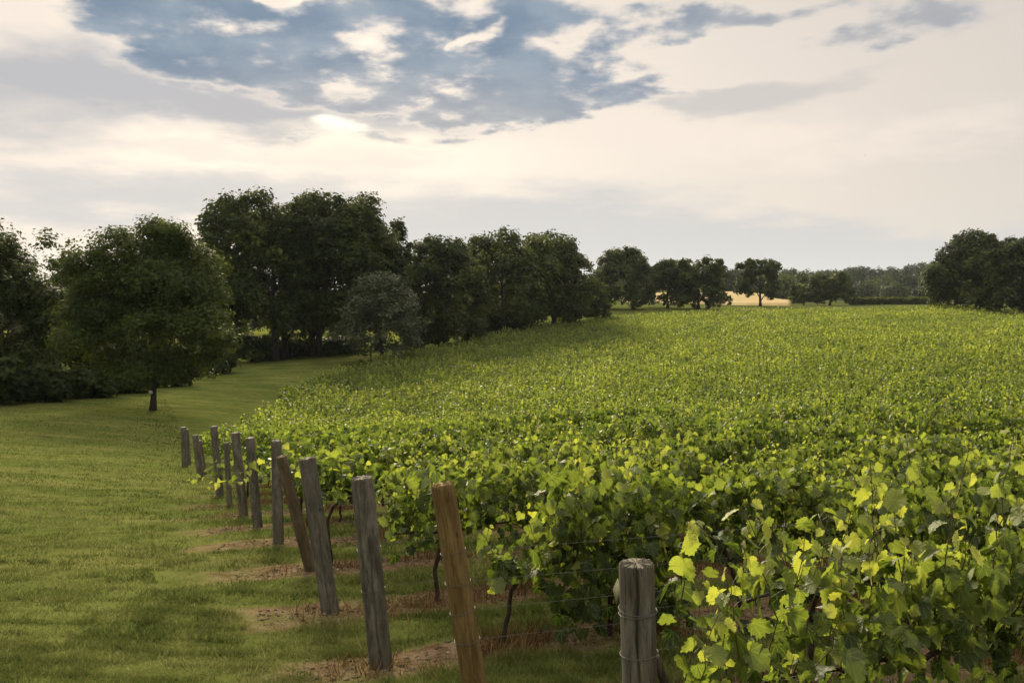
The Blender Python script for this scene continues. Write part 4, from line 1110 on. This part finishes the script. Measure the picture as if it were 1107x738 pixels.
# hedge at the right beyond the crest
r = np.random.default_rng(90)
p0 = P3(918, 330, 235); p1 = P3(1010, 330, 225)
N = 9000; q = r.random(N); xy = p0[:2] + q[:, None] * (p1[:2] - p0[:2]); xy[:, 1] += r.normal(0, .7, N)
zz = ground_z(xy[:, 0], xy[:, 1]) + r.random(N) ** .7 * (1.7 + .5 * vnoise(q * 30, q * 0, 5))
v, f = leaf_quads(np.column_stack([xy, zz]), unit(r.normal(0, 1, (N, 3)) + (0, -.3, .5)), r.uniform(.25, .5, N), r)
tag(link('hedge', mesh_np('hedge', v, f, M_OAK, False, {'tint': ('FACE', np.clip(r.normal(.6, .2, N), 0, 1))})), 'long clipped hedge beyond the crest in front of the far woods', 'hedge')

# far woods: one mass on the rise behind
r = np.random.default_rng(95)
VV, FF, TT = [], [], []; nn = 0
def wood_tree(px, d, h, w_):
    global nn
    x = (px - 553.5) / F * d; g = gz(x, d)
    cl = 110; dr = unit(r.normal(0, 1, (cl, 3))); c = dr * np.array((w_ / 2, w_ / 2, h * .48)) * r.uniform(.75, 1.05, cl)[:, None] + np.array((x, d, g + h * .5))
    id_ = np.repeat(np.arange(cl), 8); N_ = len(id_)
    ps = c[id_] + r.normal(0, .75, (N_, 3)); nm = unit(dr[id_] + r.normal(0, .5, (N_, 3)) + (0, 0, .3))
    v, f = leaf_quads(ps, nm, r.uniform(.7, 1.4, N_), r)
    VV.append(v); FF.append(f + nn); nn += len(v); TT.append(np.clip(r.normal(.30, .20) + r.normal(0, .1, N_), 0, 1))
for px in np.arange(770, 1125, 10): wood_tree(px + r.uniform(-4, 4), r.uniform(430, 490), r.uniform(6, 14), r.uniform(8, 15))
for px in np.arange(760, 1130, 8.0): wood_tree(px + r.uniform(-4, 4), r.uniform(540, 610), r.uniform(7, 14), r.uniform(9, 13))
for px in np.arange(755, 1130, 5.5): wood_tree(px + r.uniform(-3, 3), r.uniform(680, 720), r.uniform(8, 13) + 6 * np.clip((px - 900) / 120, 0, 1), r.uniform(9, 14))
for px in np.arange(640, 760, 6): wood_tree(px + r.uniform(-3, 3), r.uniform(560, 600), r.uniform(8, 12), r.uniform(9, 13))
for px in (838, 846, 858, 868, 876): wood_tree(px, r.uniform(330, 350), r.uniform(9, 12), r.uniform(8, 11))
tag(link('far_woodland', mesh_np('far_woodland', np.concatenate(VV), np.concatenate(FF), M_OAKDARK, False, {'tint': ('FACE', np.concatenate(TT))})), 'far dark woodland on the rise behind the vineyard', 'woods', kind='stuff')

# white label on the young maple's trunk
mp = P3(163, 424, 49.78)
v = np.array([(x, y, z) for y in (0, .02) for x, z in ((-.10, -.09), (.10, -.09), (.10, .09), (-.10, .09))], float)
tag(link('trunk_label', mesh_np('trunk_label', v, np.array([[0, 1, 2, 3], [7, 6, 5, 4], [0, 4, 5, 1], [1, 5, 6, 2], [2, 6, 7, 3], [3, 7, 4, 0]]), M_LABEL), None, mp), 'small white label fixed to the trunk of the young maple', 'label')

# two birds far up
def bird(px, py, d, label):
    root = thing('bird', label, 'bird', P3(px, py, d), .5, 'birds flying far off')
    q = np.array([(0, -.20, 0), (0, -.12, .01), (0, 0, .0), (0, .12, 0), (0, .2, .01), (0, .24, .0)])
    v, f = tube(q, [.012, .035, .05, .04, .028, .006], 8)
    link('body', mesh_np('body', v, f, M_BIRD, True), root)
    for s in (-1, 1):
        w_ = np.array([(s * .03, .09, .02), (s * .22, .10, .10), (s * .42, .0, .05), (s * .22, -.04, .09), (s * .03, -.07, .01)])
        v = np.concatenate([w_, w_ + (0, 0, .012)])
        fs = [np.array([[0, 1, 2, 3, 4], [9, 8, 7, 6, 5]]), np.array([[i, (i + 1) % 5, 5 + (i + 1) % 5, 5 + i] for i in range(5)])]
        link('wing', mesh_np('wing', v, fs, M_BIRD), root)
bird(935, 168, 220, 'dark bird flying high over the right side of the vineyard')
bird(617, 97.5, 260, 'dark bird flying in front of the blue grey cloud')

# air: one closed box round everything on the ground
m, t, out = material('haze_air')
pv = t.new('ShaderNodeVolumePrincipled'); pv.inputs['Color'].default_value = (.82, .90, 1, 1); pv.inputs['Density'].default_value = .00006; pv.inputs['Anisotropy'].default_value = .25
t.l.new(pv.outputs[0], out.inputs['Volume'])
zmin = float(min(Z.min(), -10)) - 1.0; zmax = float(Z.max()) + 60
v = np.array([(x, y, z) for z in (zmin, zmax) for x, y in ((-4400, -4200), (4400, -4200), (4400, 5400), (-4400, 5400))], float)
tag(link('haze', mesh_np('haze', v, np.array([[3, 2, 1, 0], [4, 5, 6, 7], [0, 1, 5, 4], [1, 2, 6, 5], [2, 3, 7, 6], [3, 0, 4, 7]]), m)), 'thin evening haze over the fields', 'haze', kind='stuff')
